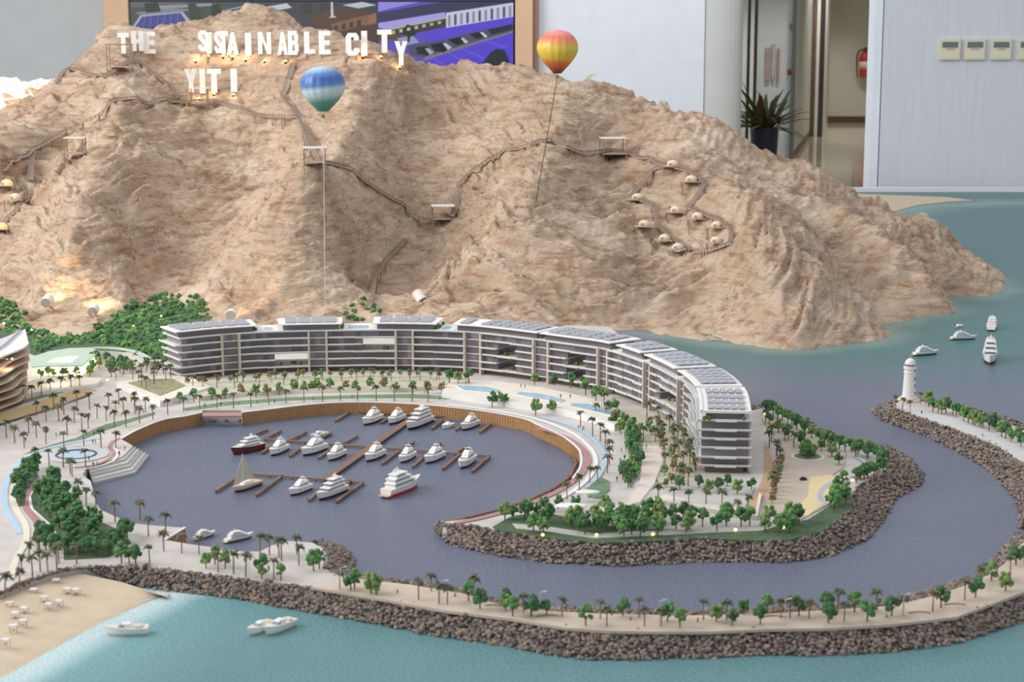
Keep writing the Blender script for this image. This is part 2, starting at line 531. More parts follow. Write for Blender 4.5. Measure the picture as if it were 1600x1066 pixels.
pan = 0
for (x0, x1) in ((204, 390), (391.5, 589), (590.5, 802)):
    for (y0, y1) in ((-190, 1.2), (2.6, 196)):
        a, b = px(x0, y1, -0.02), px(x1, y0, -0.02)
        MB().box(((a[0] + b[0]) / 2, 0.0, (a[2] + b[2]) / 2), (b[0] - a[0], 0.04, b[2] - a[2])).build('screen_panel', mat('screen_glass', (30, 32, 44), 0.3, emit=(62, 66, 92), estr=0.85), scr)
a, b = px(203, 196, 0.02), px(803, -190, 0.02)
MB().box(((a[0] + b[0]) / 2, 0.03, (a[2] + b[2]) / 2), (b[0] - a[0] + 0.03, 0.03, b[2] - a[2] + 0.03)).build('bezel', mat('black_bezel', (18, 18, 20), 0.4), scr)
PIC = [
    # left panel: trees, pale roofs, one solar roof
    ((74, 84, 78), [(204, 3), (390, 3), (390, 40), (204, 45)]),
    ((104, 100, 96), [(204, 3), (300, 3), (280, 8), (204, 12)]),
    ((150, 152, 158), [(246, 9), (330, 5), (334, 9), (250, 14)]),
    ((132, 136, 150), [(210, 20), (262, 13), (300, 14), (285, 19), (222, 24)]),
    ((176, 180, 196), [(205, 45), (219, 24), (285, 18), (298, 33), (294, 36), (206, 48)]),
    ((74, 78, 150), [(209, 45), (222, 26), (282, 20), (291, 33), (250, 44), (210, 47)]),
    ((150, 156, 178), [(345, 17), (400, 4), (402, 6), (352, 21)]),
    ((70, 72, 150), [(350, 18), (400, 7), (450, 6), (440, 20), (352, 22)]),
    ((58, 74, 60), [(293, 5), (305, 4), (318, 30), (298, 30)]),
    ((52, 66, 56), [(330, 8), (342, 6), (350, 28), (330, 26)]),
    ((48, 58, 54), [(225, 5), (246, 3), (252, 18), (228, 20)]),
    # middle panel: brown houses, pale tents
    ((70, 74, 84), [(392, 3), (589, 3), (589, 60), (392, 30)]),
    ((196, 204, 214), [(420, 10), (448, 5), (456, 12), (436, 16)]),
    ((190, 200, 212), [(535, 8), (566, 3), (588, 8), (560, 13)]),
    ((58, 70, 62), [(470, 8), (486, 4), (490, 22), (474, 22)]),
    ((60, 72, 64), [(500, 6), (512, 4), (514, 18), (500, 20)]),
    ((92, 72, 64), [(484, 26), (516, 14), (560, 14), (588, 22), (588, 62), (520, 58), (490, 40)]),
    ((134, 100, 80), [(516, 38), (562, 26), (588, 22), (588, 36), (524, 50)]),
    ((72, 56, 54), [(522, 41), (528, 39.5), (528, 47), (522, 48.5)]),
    ((72, 56, 54), [(534, 38), (540, 36.5), (540, 45), (534, 46)]),
    ((72, 56, 54), [(546, 35.5), (552, 34), (552, 42), (546, 43.5)]),
    ((72, 56, 54), [(558, 32.5), (564, 31), (564, 39.5), (558, 41)]),
    ((150, 112, 84), [(576, 24), (588, 20), (588, 36), (576, 39)]),
    ((84, 68, 62), [(530, 52), (560, 40), (588, 40), (588, 66), (540, 62)]),
    ((206, 208, 208), [(517, 3), (520, 3), (521, 24), (526, 27), (514, 28), (517, 25)]),
    # right panel: violet carports, pale facades, road with cars
    ((92, 86, 190), [(591, 3), (802, 3), (802, 125), (591, 125)]),
    ((150, 142, 230), [(591, 3), (656, 3), (620, 11), (591, 18)]),
    ((64, 62, 92), [(591, 20), (690, 3), (802, 3), (802, 6), (690, 24), (591, 36)]),
    ((168, 164, 236), [(591, 36), (695, 19), (697, 27), (606, 47), (591, 43)]),
    ((70, 66, 66), [(606, 47), (697, 28), (697, 42), (648, 52), (620, 56)]),
    ((184, 180, 160), [(606, 45), (697, 26), (697, 29), (606, 48)]),
    ((206, 206, 240), [(697, 20), (802, 4), (802, 27), (697, 44)]),
    ((96, 76, 64), [(591, 44), (606, 48), (626, 56), (640, 62), (591, 64)]),
    ((150, 160, 196), [(620, 60), (645, 56), (655, 66), (630, 72)]),
    ((94, 76, 214), [(652, 53), (700, 43), (802, 26), (802, 37), (740, 50), (680, 65)]),
    ((84, 84, 104), [(636, 72), (680, 65), (740, 50), (802, 37), (802, 50), (720, 75), (665, 92), (642, 86)]),
    ((128, 126, 132), [(660, 92), (665, 89), (720, 72), (802, 48), (802, 51), (720, 76), (666, 95)]),
    ((92, 74, 212), [(663, 95), (720, 76), (802, 51), (802, 130), (690, 130), (676, 106)]),
    ((40, 42, 52), [(650, 74), (668, 72), (676, 80), (668, 87), (652, 84)]),
    ((170, 178, 196), [(664, 76), (670, 75), (678, 82), (672, 86)]),
    ((34, 36, 44), [(672, 70), (692, 66), (702, 74), (694, 82), (680, 80)]),
    ((196, 204, 216), [(692, 68), (696, 67), (706, 74), (700, 78)]),
    ((34, 36, 44), [(700, 62), (718, 58), (728, 66), (714, 71)]),
    ((200, 206, 220), [(720, 60), (724, 59), (732, 66), (727, 68)]),
    ((40, 42, 54), [(734, 53), (748, 50), (758, 57), (744, 61)]),
    ((206, 208, 222), [(750, 51), (754, 50), (762, 57), (758, 59)]),
    ((46, 48, 60), [(762, 46), (800, 38), (800, 46), (768, 54)]),
    ((44, 58, 50), [(630, 44), (637, 38), (648, 42), (650, 54), (641, 58), (640, 66), (636, 66), (637, 57), (628, 54)]),
    ((44, 52, 62), [(766, 82), (776, 76), (788, 78), (795, 92), (798, 112), (760, 112), (748, 104), (756, 96)]),
    ((120, 108, 226), [(700, 82.6), (701.5, 82), (722, 94), (720, 94.5)]),
    ((120, 108, 226), [(720, 76), (721.5, 75.5), (756, 90), (754, 91)]),
    ((120, 108, 226), [(758, 64.5), (760, 64), (792, 74), (790, 75)]),
    ((120, 108, 226), [(676, 92), (677.5, 91.5), (704, 106), (702, 107)]),
]
for k in range(11):
    xa = 700 + k * 9.5
    PIC.append(((92, 86, 96) if k % 2 else (150, 146, 150), [(xa, 21.5 - (xa - 697) * .155 + 3), (xa + 4, 21 - (xa - 697) * .155 + 3), (xa + 4, 41 - (xa - 697) * .155), (xa, 41.6 - (xa - 697) * .155)]))
for k in range(7):
    xa = 612 + k * 12
    PIC.append(((196, 194, 160), [(xa, 49.5 - (xa - 606) * .2), (xa + 5, 48.7 - (xa - 606) * .2), (xa + 5, 54 - (xa - 606) * .22), (xa, 55 - (xa - 606) * .22)]))
for k in range(6):
    xa = 226 + k * 10.5
    PIC.append(((112, 118, 178), [(xa, 26 - (xa - 222) * .1), (xa + 1, 26 - (xa - 222) * .1), (xa - 1, 45 - (xa - 222) * .12), (xa - 2.2, 45 - (xa - 222) * .12)]))
pmats, pm = [], MB()
for i, (c, pts) in enumerate(PIC):
    key = 'screen_%d_%d_%d' % c
    mm = mat(key, tuple(v // 4 for v in c), 0.35, emit=c, estr=0.8)
    if mm not in pmats:
        pmats.append(mm)
    vs = [px(x, y, -0.0215 - 0.0003 * i) for x, y in pts]
    pm.add(vs, [tuple(range(len(vs)))], pmats.index(mm))
pm.build('screen_picture', pmats, scr)
# ------------------------------------------------------------------ terrain: the hill
def Y0(x):
    return float(np.interp(x, [0, 900, 1000, 1230, 1400, 1500, 1575, 1700], [6.05, 6.05, 5.9, 5.5, 5.85, 6.2, 6.8, 7.2]))


def KS(x):
    return float(np.interp(x, [0, 1000, 1200, 1450, 1600], [.37, .37, .31, .23, .2]))


def TQ(x, y, d):
    a = (44.0 - y) / FPX
    Y = (1 + Y0(x) * KS(x)) / (KS(x) - a) + d
    return Q(x, y, Y)


CTRL = []


def line(pts, step=14):
    out = []
    for (x0, y0, d0), (x1, y1, d1) in zip(pts[:-1], pts[1:]):
        n = max(1, int(math.hypot(x1 - x0, y1 - y0) / step))
        for i in range(n):
            t = i / n
            out.append((x0 + (x1 - x0) * t, y0 + (y1 - y0) * t, d0 + (d1 - d0) * t))
    out.append(pts[-1])
    return out


CREST = [(92, 122, .05), (120, 104, .0), (132, 88, 0), (150, 55, 0), (162, 43, 0), (205, 43, .05), (240, 43, .1), (290, 34, .05), (330, 26, 0), (390, 13, 0), (420, 13, 0),
         (448, 27, 0), (480, 40, 0), (520, 55, .05), (560, 68, .05), (600, 77, .05), (622, 88, .05), (650, 95, .1), (670, 104, .15), (688, 115, .2), (703, 105, .12), (722, 100, .1),
         (745, 108, .12), (768, 112, .15), (785, 102, .1), (800, 100, .05), (835, 108, 0), (858, 110, -.05), (875, 120, 0), (892, 131, .05), (920, 131, .1), (970, 139, .15),
         (1000, 155, .2), (1060, 178, .25), (1100, 186, .3), (1120, 195, .3), (1160, 215, .35), (1200, 235, .4), (1250, 255, .45), (1300, 279, .5), (1340, 305, .55), (1400, 325, .65),
         (1450, 336, .7), (1482, 346, .72)]
for x, y, d in line(CREST):
    p = TQ(x, y, d)
    CTRL.append(p)
    for dy, dz in ((.35, .22), (.8, .62), (1.4, 1.15)):
        CTRL.append(Vector((p.x * (1 + dy * .06), p.y + dy, max(-.06, p.z - dz * (0.4 + 0.6 * min(1, p.z))))))
AMP = 1.22
RIDGES = [
    [(0, 198, .1), (50, 170, .1), (84, 140, .08)],
    [(210, 98, -.05), (200, 130, -.12), (182, 178, -.2), (172, 195, -.28), (150, 235, -.3), (125, 300, -.3), (106, 380, -.25), (108, 440, -.16), (118, 500, -.06)],
    [(160, 90, 0), (100, 150, -.02), (40, 210, -.06), (0, 250, -.08)],
    [(640, 108, -.05), (580, 140, -.2), (548, 200, -.32), (534, 250, -.42), (520, 266, -.5), (480, 322, -.45), (450, 362, -.38), (428, 412, -.28), (405, 450, -.18), (386, 492, -.04)],
    [(872, 130, -.1), (884, 172, -.16), (862, 222, -.28), (836, 292, -.36), (800, 345, -.36), (772, 410, -.26), (742, 480, -.06)],
    [(456, 105, -.02), (446, 150, -.05), (470, 190, -.06), (486, 235, -.02)],
    [(990, 155, .1), (1040, 215, 0), (1110, 262, -.08), (1160, 335, -.16), (1195, 420, -.18), (1235, 500, -.1)],
    [(862, 300, -.24), (900, 370, -.26), (945, 440, -.2), (990, 500, -.04)],
    [(1398, 520, -.03), (1340, 480, -.06), (1292, 430, -.08), (1258, 380, -.05), (1215, 325, 0), (1150, 258, .08)],
    [(1486, 482, -.02), (1442, 424, -.05), (1400, 388, -.03), (1342, 348, .05), (1270, 302, .2)],
    [(1574, 448, -.01), (1545, 424, .0), (1500, 408, .0), (1452, 378, .1), (1402, 348, .3), (1368, 330, .45)],
]
VALLEYS = [
    [(240, 468, .1), (262, 440, .2), (300, 400, .22), (345, 350, .2), (400, 300, .2), (440, 262, .2), (430, 215, .15)],
    [(300, 165, .25), (330, 200, .2), (290, 235, .1), (240, 225, 0)],
    [(250, 110, .2), (300, 140, .25), (380, 120, .15)],
    [(0, 320, .12), (20, 300, .12), (44, 265, .1), (110, 215, .08)],
    [(30, 470, .04), (40, 400, .04), (50, 350, .06)],
    [(575, 482, .18), (592, 430, .2), (625, 385, .2), (655, 345, .2), (648, 292, .18), (622, 236, .15), (642, 176, .2), (684, 122, .22)],
    [(740, 250, .05), (770, 180, .1)],
    [(1100, 512, .04), (1060, 450, .06), (1035, 400, .06), (985, 330, .1), (955, 268, .12), (962, 200, .14)],
    [(1180, 520, .02), (1150, 450, .0), (1120, 390, .0), (1090, 320, .04)],
    [(1388, 503, .06), (1352, 470, .12), (1312, 412, .14), (1286, 372, .16), (1256, 336, .2)],
    [(1484, 465, .06), (1452, 432, .12), (1416, 397, .2), (1378, 366, .25), (1350, 340, .35)],
    [(1496, 403, .15), (1462, 384, .35), (1432, 362, .45)],
]
for L in RIDGES + VALLEYS:
    for x, y, d in line(L):
        CTRL.append(TQ(x, y, d * AMP))
# the far shoulder at the left, lit by the sun
for x, y, Yd in ((-260, 140, 9.6), (-160, 132, 9.55), (-80, 128, 9.5), (-30, 125, 9.5), (0, 126, 9.5), (22, 130, 9.5), (45, 130, 9.5), (70, 124, 9.5), (92, 121, 9.5)):
    p = Q(x, y, Yd)
    CTRL.append(p)
    CTRL.append(p + Vector((0, .5, -.35)))
    CTRL.append(p + Vector((0, 1.0, -.8)))
    CTRL.append(p + Vector((0.05, -.55, -.14)))
# toes: water line and land line
TOEW = [(985, 519), (1012, 523), (1050, 528), (1100, 536), (1180, 543), (1196, 548), (1243, 549.5), (1262, 549), (1327, 541), (1374, 536), (1399, 525), (1385, 506), (1414, 506.5), (1437, 496),
        (1469, 494), (1490, 486), (1482, 466), (1545, 465), (1578, 453), (1560, 436)]
for (x0, y0), (x1, y1) in zip(TOEW[:-1], TOEW[1:]):
    n = max(1, int(math.hypot(x1 - x0, y1 - y0) / 12))
    for i in range(n):
        t = i / n
        p = P(x0 + (x1 - x0) * t, y0 + (y1 - y0) * t, -.004)
        CTRL.append(p)
        CTRL.append(p + Vector((.0, -.14, -.10)))
for x, y in ((1500, 403), (1497, 393), (1492, 372), (1510, 350)):
    p = P(x, y, -.01)
    CTRL.append(p)
    CTRL.append(p + Vector((.12, .02, -.10)))
for x, y in ((1640, 470), (1620, 430), (1600, 400), (1560, 360), (1640, 350), (1700, 420), (1560, 520), (1480, 540), (1350, 590), (1200, 600), (1430, 322), (1380, 318), (1520, 322)):
    CTRL.append(P(x, y, -.08))
for x in range(-420, 985, 24):
    y = np.interp(x, [-420, 0, 60, 120, 170, 215, 240, 262, 330, 375, 420, 480, 540, 572, 600, 700, 800, 900, 985], [500, 505, 520, 528, 505, 472, 466, 470, 498, 505, 506, 505, 500, 492, 505, 512, 514, 520, 526])
    CTRL.append(P(x, y, .045))
    CTRL.append(P(x, y + 14, .012))
    CTRL.append(P(x, y + 34, -.01))
    CTRL.append(P(x, y + 60, -.02))
for x, y, d in ((-150, 300, 0), (-150, 400, 0), (-300, 300, 0), (-300, 400, .1), (-150, 220, .1), (-300, 200, .3)):
    CTRL.append(TQ(x, y, d))
CT = np.array([tuple(p) for p in CTRL])
# drop near duplicates
keep = []
for i in range(len(CT)):
    if not keep or np.min(np.hypot(CT[keep, 0] - CT[i, 0], CT[keep, 1] - CT[i, 1])) > .022:
        keep.append(i)
CT = CT[keep]
D = np.hypot(CT[:, None, 0] - CT[None, :, 0], CT[:, None, 1] - CT[None, :, 1])
n = len(CT)
A = np.zeros((n + 3, n + 3))
A[:n, :n] = D - np.eye(n) * 0.0008
A[:n, n] = 1
A[:n, n + 1:] = CT[:, :2]
A[n:, :n] = A[:n, n:].T
WT = np.linalg.solve(A, np.r_[CT[:, 2], 0, 0, 0])
GX0, GX1, GY0, GY1 = -3.1, 2.55, 5.15, 10.75
CS = .0225
gx = np.arange(GX0, GX1 + CS, CS)
gy = np.arange(GY0, GY1 + CS, CS)
GXm, GYm = np.meshgrid(gx, gy)
flat = np.c_[GXm.ravel(), GYm.ravel()]
zz = np.empty(len(flat))
for i in range(0, len(flat), 4000):
    f = flat[i:i + 4000]
    zz[i:i + 4000] = np.hypot(f[:, None, 0] - CT[None, :, 0], f[:, None, 1] - CT[None, :, 1]) @ WT[:n] + WT[n] + f @ WT[n + 1:]
ZC = zz.reshape(GXm.shape)
UP = 3
HSTEP = CS / UP
NX, NY = (len(gx) - 1) * UP + 1, (len(gy) - 1) * UP + 1
hx = GX0 + np.arange(NX) * HSTEP
hy = GY0 + np.arange(NY) * HSTEP


def up1(Z, N, axis):
    """Catmull-Rom upsample along an axis"""
    idx = np.arange(N) / UP
    i1 = np.minimum(np.floor(idx).astype(int), Z.shape[axis] - 2)
    t = idx - i1
    i0, i2 = np.maximum(i1 - 1, 0), i1 + 1
    i3 = np.minimum(i1 + 2, Z.shape[axis] - 1)
    p0, p1, p2, p3 = (np.take(Z, k, axis) for k in (i0, i1, i2, i3))
    t = t[:, None] if axis == 0 else t[None, :]
    return 0.5 * (2 * p1 + (p2 - p0) * t + (2 * p0 - 5 * p1 + 4 * p2 - p3) * t ** 2 + (3 * p1 - p0 - 3 * p2 + p3) * t ** 3)


ZB = up1(up1(ZC, NY, 0), NX, 1)
HX, HY_ = np.meshgrid(hx, hy)
# relief: gullies, layered strata, plaster lumps
wob = fbm(HX * 1.7, HY_ * 1.7, HX * 0 + 3.1, 3)
g1 = 1 - np.abs(fbm(HX * 2.6 + wob * .6, HY_ * 2.6, HX * 0 + 1.7, 5, .55))
dip = np.where(HX > .1, -.34, .10)
dip = np.interp(HX[0], [-3, -1.2, -.4, .3, 1.0, 2.6], [.05, .02, .30, .25, -.25, -.4])[None, :] * np.ones_like(HX)
lay = ZB + .07 * wob + dip * HX
s1 = fbm(HX * 3.0, HY_ * 2.0, lay * 30, 3, .55)
s2 = fbm(HX * 7.0, HY_ * 5.0, lay * 64, 2, .6)
lump = fbm(HX * 15, HY_ * 15, ZB * 15 + 9.2, 4, .62)
pat = np.clip(.5 + 1.1 * fbm(HX * 1.1, HY_ * 1.1, HX * 0 + 21.0, 2), 0, 1)
edge = np.clip((ZB + .02) / .10, 0.15, 1)
led = np.tanh(s1 * 2.6)                     # ledges with a sharp lip
crev = np.maximum(0, .10 - np.abs(fbm(HX * 3.4 + 7, HY_ * 2.6, lay * 24 + 3, 3, .5))) * np.clip(pat + .35, 0, 1)
crev2 = np.maximum(0, .07 - np.abs(fbm(HX * 6.5 + 2, HY_ * 6.5, ZB * 9 + 8, 3, .5)))
DZ = edge * (-crev * .16 - crev2 * .14 + (g1 - .62) * .020 + led * (.008 + .012 * pat) + np.tanh(s2 * 2) * .008 + lump * (.006 + .006 * (1 - pat)))
rug = np.clip((HX - .62) / .45, 0, 1)          # rounder boulders on the promontory
blk = fbm(HX * 3.6, HY_ * 3.6, ZB * 4, 4, .52)
DZ = DZ * (1 - .35 * rug) + edge * rug * (np.tanh(blk * 2.2) * .030 + fbm(HX * 8, HY_ * 8, ZB * 8 + 4, 3) * .008)
HZ = ZB + DZ


def hgt(x, y):
    fx = min(max((x - GX0) / HSTEP, 0), NX - 1.001)
    fy = min(max((y - GY0) / HSTEP, 0), NY - 1.001)
    i, j = int(fx), int(fy)
    a, b = fx - i, fy - j
    return float((HZ[j, i] * (1 - a) + HZ[j, i + 1] * a) * (1 - b) + (HZ[j + 1, i] * (1 - a) + HZ[j + 1, i + 1] * a) * b)


def T(x, y, lift=0.0):
    """first point of the hill along the sight line through pixel x, y"""
    d = ray(x, y)
    Y = GY0
    prev = None
    while Y < GY1:
        p = CAM + d * (Y / d.y)
        h = hgt(p.x, p.y)
        if p.z < h:
            lo, hi = Y - .012, Y
            for _ in range(12):
                m_ = (lo + hi) / 2
                p = CAM + d * (m_ / d.y)
                if p.z < hgt(p.x, p.y):
                    hi = m_
                else:
                    lo = m_
            p = CAM + d * (hi / d.y)
            return Vector((p.x, p.y, hgt(p.x, p.y) + lift))
        Y += .012
    p = CAM + d * (8.5 / d.y)
    return p


idx = np.arange(NX * NY).reshape(NY, NX)
q = np.stack([idx[:-1, :-1], idx[:-1, 1:], idx[1:, 1:], idx[1:, :-1]], -1).reshape(-1, 4)
okv = (HZ > -.03).ravel()
q = q[okv[q].any(1)]
used = np.unique(q)
remap = np.full(NX * NY, -1, np.int64)
remap[used] = np.arange(len(used))
q = remap[q]
co = np.stack([HX.ravel()[used], HY_.ravel()[used], np.maximum(HZ.ravel()[used], -.012)], -1).astype(np.float32)
me = bpy.data.meshes.new('hill')
me.vertices.add(len(co))
me.vertices.foreach_set('co', co.ravel())
me.loops.add(q.size)
me.loops.foreach_set('vertex_index', q.ravel().astype(np.int32))
me.polygons.add(len(q))
me.polygons.foreach_set('loop_start', np.arange(0, q.size, 4, dtype=np.int32))
me.polygons.foreach_set('loop_total', np.full(len(q), 4, np.int32))
me.polygons.foreach_set('use_smooth', np.ones(len(q), bool))
me.update(calc_edges=True)
m_rock = bpy.data.materials.new('sandy_plaster_rock')
m_rock.use_nodes = True
nt = m_rock.node_tree
b = nt.nodes['Principled BSDF']
b.inputs['Roughness'].default_value = 0.95
b.inputs['Specular IOR Level'].default_value = 0.1
tc = nt.nodes.new('ShaderNodeTexCoord')
n1 = nt.nodes.new('ShaderNodeTexNoise')
n1.inputs['Scale'].default_value = 3.2
n1.inputs['Detail'].default_value = 8
n1.inputs['Roughness'].default_value = 0.65
nt.links.new(tc.outputs['Object'], n1.inputs['Vector'])
cr = nt.nodes.new('ShaderNodeValToRGB')
cr.color_ramp.elements[0].position = .32
cr.color_ramp.elements[0].color = (*lin((188, 162, 139)), 1)
cr.color_ramp.elements[1].position = .68
cr.color_ramp.elements[1].color = (*lin((231, 210, 188)), 1)
e = cr.color_ramp.elements.new(.5)
e.color = (*lin((213, 187, 163)), 1)
nt.links.new(n1.outputs['Fac'], cr.inputs[0])
n2 = nt.nodes.new('ShaderNodeTexNoise')
n2.inputs['Scale'].default_value = 13
n2.inputs['Detail'].default_value = 8
n2.inputs['Roughness'].default_value = .7
mp_ = nt.nodes.new('ShaderNodeMapping')
mp_.inputs['Scale'].default_value = (.6, .8, 3.4)
mp_.inputs['Rotation'].default_value = (0, .12, 0)
nt.links.new(tc.outputs['Object'], mp_.inputs[0])
nt.links.new(mp_.outputs[0], n2.inputs['Vector'])
cr2 = nt.nodes.new('ShaderNodeValToRGB')
cr2.color_ramp.elements[0].position = .30
cr2.color_ramp.elements[0].color = (*lin((196, 162, 132)), 1)
cr2.color_ramp.elements[1].position = .52
cr2.color_ramp.elements[1].color = (1, 1, 1, 1)
nt.links.new(n2.outputs['Fac'], cr2.inputs[0])
mx = nt.nodes.new('ShaderNodeMix')
mx.data_type = 'RGBA'
mx.blend_type = 'MULTIPLY'
mx.inputs[0].default_value = .9
nt.links.new(cr.outputs[0], mx.inputs[6])
nt.links.new(cr2.outputs[0], mx.inputs[7])
nt.links.new(mx.outputs[2], b.inputs['Base Color'])
n3 = nt.nodes.new('ShaderNodeTexNoise')
n3.inputs['Scale'].default_value = 48
n3.inputs['Detail'].default_value = 8
n3.inputs['Roughness'].default_value = .65
mp3 = nt.nodes.new('ShaderNodeMapping')
mp3.inputs['Scale'].default_value = (.7, .8, 1.7)
nt.links.new(tc.outputs['Object'], mp3.inputs[0])
nt.links.new(mp3.outputs[0], n3.inputs['Vector'])
bp = nt.nodes.new('ShaderNodeBump')
bp.inputs['Distance'].default_value = .012
nt.links.new(n3.outputs['Fac'], bp.inputs['Height'])
n4 = nt.nodes.new('ShaderNodeTexNoise')
n4.inputs['Scale'].default_value = 7
n4.inputs['Detail'].default_value = 7
n4.inputs['Roughness'].default_value = .68
mp4 = nt.nodes.new('ShaderNodeMapping')
mp4.inputs['Scale'].default_value = (.9, .9, 6.5)
mp4.inputs['Rotation'].default_value = (0, .1, 0)
nt.links.new(tc.outputs['Object'], mp4.inputs[0])
nt.links.new(mp4.outputs[0], n4.inputs['Vector'])
bp4 = nt.nodes.new('ShaderNodeBump')
bp4.inputs['Distance'].default_value = .016
nt.links.new(n4.outputs['Fac'], bp4.inputs['Height'])
nt.links.new(bp4.outputs[0], bp.inputs['Normal'])
nt.links.new(bp.outputs[0], b.inputs['Normal'])
me.materials.append(m_rock)
hill = obj('rocky_hill', me)
tag(hill, 'sandy rock hill with eroded ridges rising behind the marina', 'hill', kind='thing')

# ------------------------------------------------------------------ table and sea
LZ = .03          # top of the land above the sea
def PP(pts, z=LZ):
    return [tuple(P(x, y, z)) for x, y in pts]


EAST_TOP = [(950, 510), (975, 528), (1000, 565), (1040, 592), (1090, 622), (1140, 645), (1172, 642), (1198, 637), (1240, 656), (1300, 687), (1345, 699), (1374, 711), (1388, 727), (1374, 744), (1346, 755), (1333, 770),
            (1330, 788), (1327, 797), (1306, 817), (1280, 833), (1232, 845), (1180, 846), (1095, 842), (1030, 846), (964, 849), (885, 845), (832, 838), (780, 829), (745, 822), (715, 821), (697, 820), (692, 817)]
BASIN = [(691, 816), (740, 810), (790, 798), (835, 783), (870, 766), (895, 748), (906, 732), (908, 715), (902, 700), (877, 681), (840, 664), (820, 655), (764, 644), (708, 637), (651, 632), (576, 629), (520, 630),
         (470, 634), (420, 640), (378, 645), (377, 641), (317, 641), (316, 645), (288, 651), (253, 657), (215, 672), (189, 686)]
LEFTSHORE = [(208, 697), (191, 714), (137, 728), (129, 742), (142, 752), (145, 766), (150, 786), (158, 797), (188, 811), (210, 818), (236, 821), (289, 825), (258, 844), (300, 851), (380, 862), (406, 862), (440, 845), (488, 848),
             (505, 856), (512, 872), (505, 888), (548, 903), (643, 914), (721, 927), (780, 944), (859, 955), (938, 959), (1069, 962), (1200, 959), (1285, 954), (1390, 947), (1456, 932), (1521, 911), (1566, 884), (1604, 842), (1630, 806),
             (1632, 770), (1605, 730), (1560, 697), (1521, 681), (1456, 658), (1420, 646), (1398, 639), (1396, 632)]
ARMOUT = [(1408, 627), (1440, 627), (1500, 640), (1560, 656), (1640, 688), (1720, 744), (1752, 812), (1706, 878)]
FRONT_TOP = [(1600, 925), (1495, 964), (1390, 976), (1285, 982), (1200, 983), (1110, 987), (1016, 987), (950, 986), (885, 981), (800, 967), (695, 954), (590, 935), (485, 917), (380, 905), (290, 893), (200, 884), (130, 885), (95, 890),
             (45, 905), (0, 925), (-120, 950)]
LAND = [(-420, 478)] + EAST_TOP + BASIN + LEFTSHORE + ARMOUT + FRONT_TOP + [(-420, 820)]
FRONT_BOT = [(1640, 955), (1600, 972), (1495, 1006), (1416, 1018), (1285, 1026), (1200, 1024), (1121, 1028), (1016, 1032), (950, 1033), (885, 1030), (800, 1012), (721, 1001), (643, 988), (564, 972), (485, 958), (380, 938), (330, 931), (262, 924), (190, 912), (130, 902), (104, 897)]

# -------- table
m_edge = mat('white_table_edge', (238, 238, 236), 0.5)
tb = thing('model_table', 'white table that carries the whole seaside model', 'table', (-0.2, 6.3, FLOOR_Z))
tbx0, tbx1, tby0, tby1 = -3.4, 3.6, 1.9, 10.95
MB().box((0, 0.12, 0.265), (tbx1 - tbx0 - .3, tby1 - tby0 - .3, 0.53)).build('plinth', mat('plinth_grey', (196, 196, 196), 0.6), tb)
MB().box((0.3, 0.125, 0.545), (tbx1 - tbx0, tby1 - tby0, 0.02)).build('top', m_edge, tb)
rim = MB()
for c, s_ in (((0.1 + .2, tby1 - 6.3 - .02, .57), (tbx1 - tbx0, .06, .05)), ((0.1 + .2, tby0 - 6.3 + .02, .57), (tbx1 - tbx0, .06, .05)), ((tbx0 + .2, .125, .57), (.06, 9.0, .05)), ((tbx1 + .2, .125, .57), (.06, 9.0, .05))):
    rim.box(c, s_)
rim.build('rim', m_edge, tb)

# -------- sea: one sheet of painted, rippled acrylic
sxs = np.arange(tbx0, tbx1 + .001, .02)
sys_ = np.arange(tby0, tby1 + .001, .02)
SXm, SYm = np.meshgrid(sxs, sys_)
front = inpoly_np(SXm, SYm, [(P(x, y + 18, 0).x, P(x, y + 18, 0).y) for x, y in FRONT_TOP[:-4]] + [(-2.5, 3.2), (-4, 1), (4, 1)] + [(P(1900, 860, 0).x, P(1900, 860, 0).y)])
teal = np.array(lin((98, 142, 146)))
teal_far = np.array(lin((68, 116, 116)))
slate = np.array(lin((104, 110, 130)))
tr = np.clip((SYm - 4.75) / .75, 0, 1)
tr = tr * tr * (3 - 2 * tr)
tr = np.where(SXm < .5, 0, tr)
colr = slate[None, None, :] * (1 - tr[..., None]) + teal_far * tr[..., None]
colr = np.where(front[..., None], teal, colr)
# milky shallows along the beach and the foot of the hill
wl = [P(x, y, 0) for x, y in ((300, 918), (265, 928), (215, 955), (150, 985), (80, 1025), (10, 1064), (-80, 1110))]


def dist_line(X, Yy, L):
    d = np.full(X.shape, 9.0)
    for a, b_ in zip(L[:-1], L[1:]):
        vx, vy = b_.x - a.x, b_.y - a.y
        t = np.clip(((X - a.x) * vx + (Yy - a.y) * vy) / (vx * vx + vy * vy + 1e-12), 0, 1)
        d = np.minimum(d, np.hypot(X - a.x - t * vx, Yy - a.y - t * vy))
    return d


dw = dist_line(SXm, SYm, wl)
foam = np.clip(1.25 - dw / .055, 0, 1)[..., None] * front[..., None]
colr = colr * (1 - foam) + np.array(lin((226, 232, 232))) * foam
shal = (np.clip(1 - dw / .35, 0, 1) ** 1.5)[..., None] * front[..., None] * .45
colr = colr * (1 - shal) + np.array(lin((150, 206, 208))) * shal
dt = dist_line(SXm, SYm, [P(x, y, 0) for x, y in TOEW])
sh = (np.clip(1 - dt / .10, 0, 1) ** 1.3)[..., None] * .5
colr = colr * (1 - sh) + np.array(lin((150, 172, 160))) * sh
db = dist_line(SXm, SYm, [P(x, y, 0) for x, y in ((1700, 318), (1560, 317), (1450, 322), (1400, 332), (1360, 345))])
sh = (np.clip(1 - db / .3, 0, 1) ** 1.3)[..., None] * .6
colr = colr * (1 - sh) + np.array(lin((150, 190, 180))) * sh
ny_, nx_ = SXm.shape
idx = np.arange(nx_ * ny_).reshape(ny_, nx_)
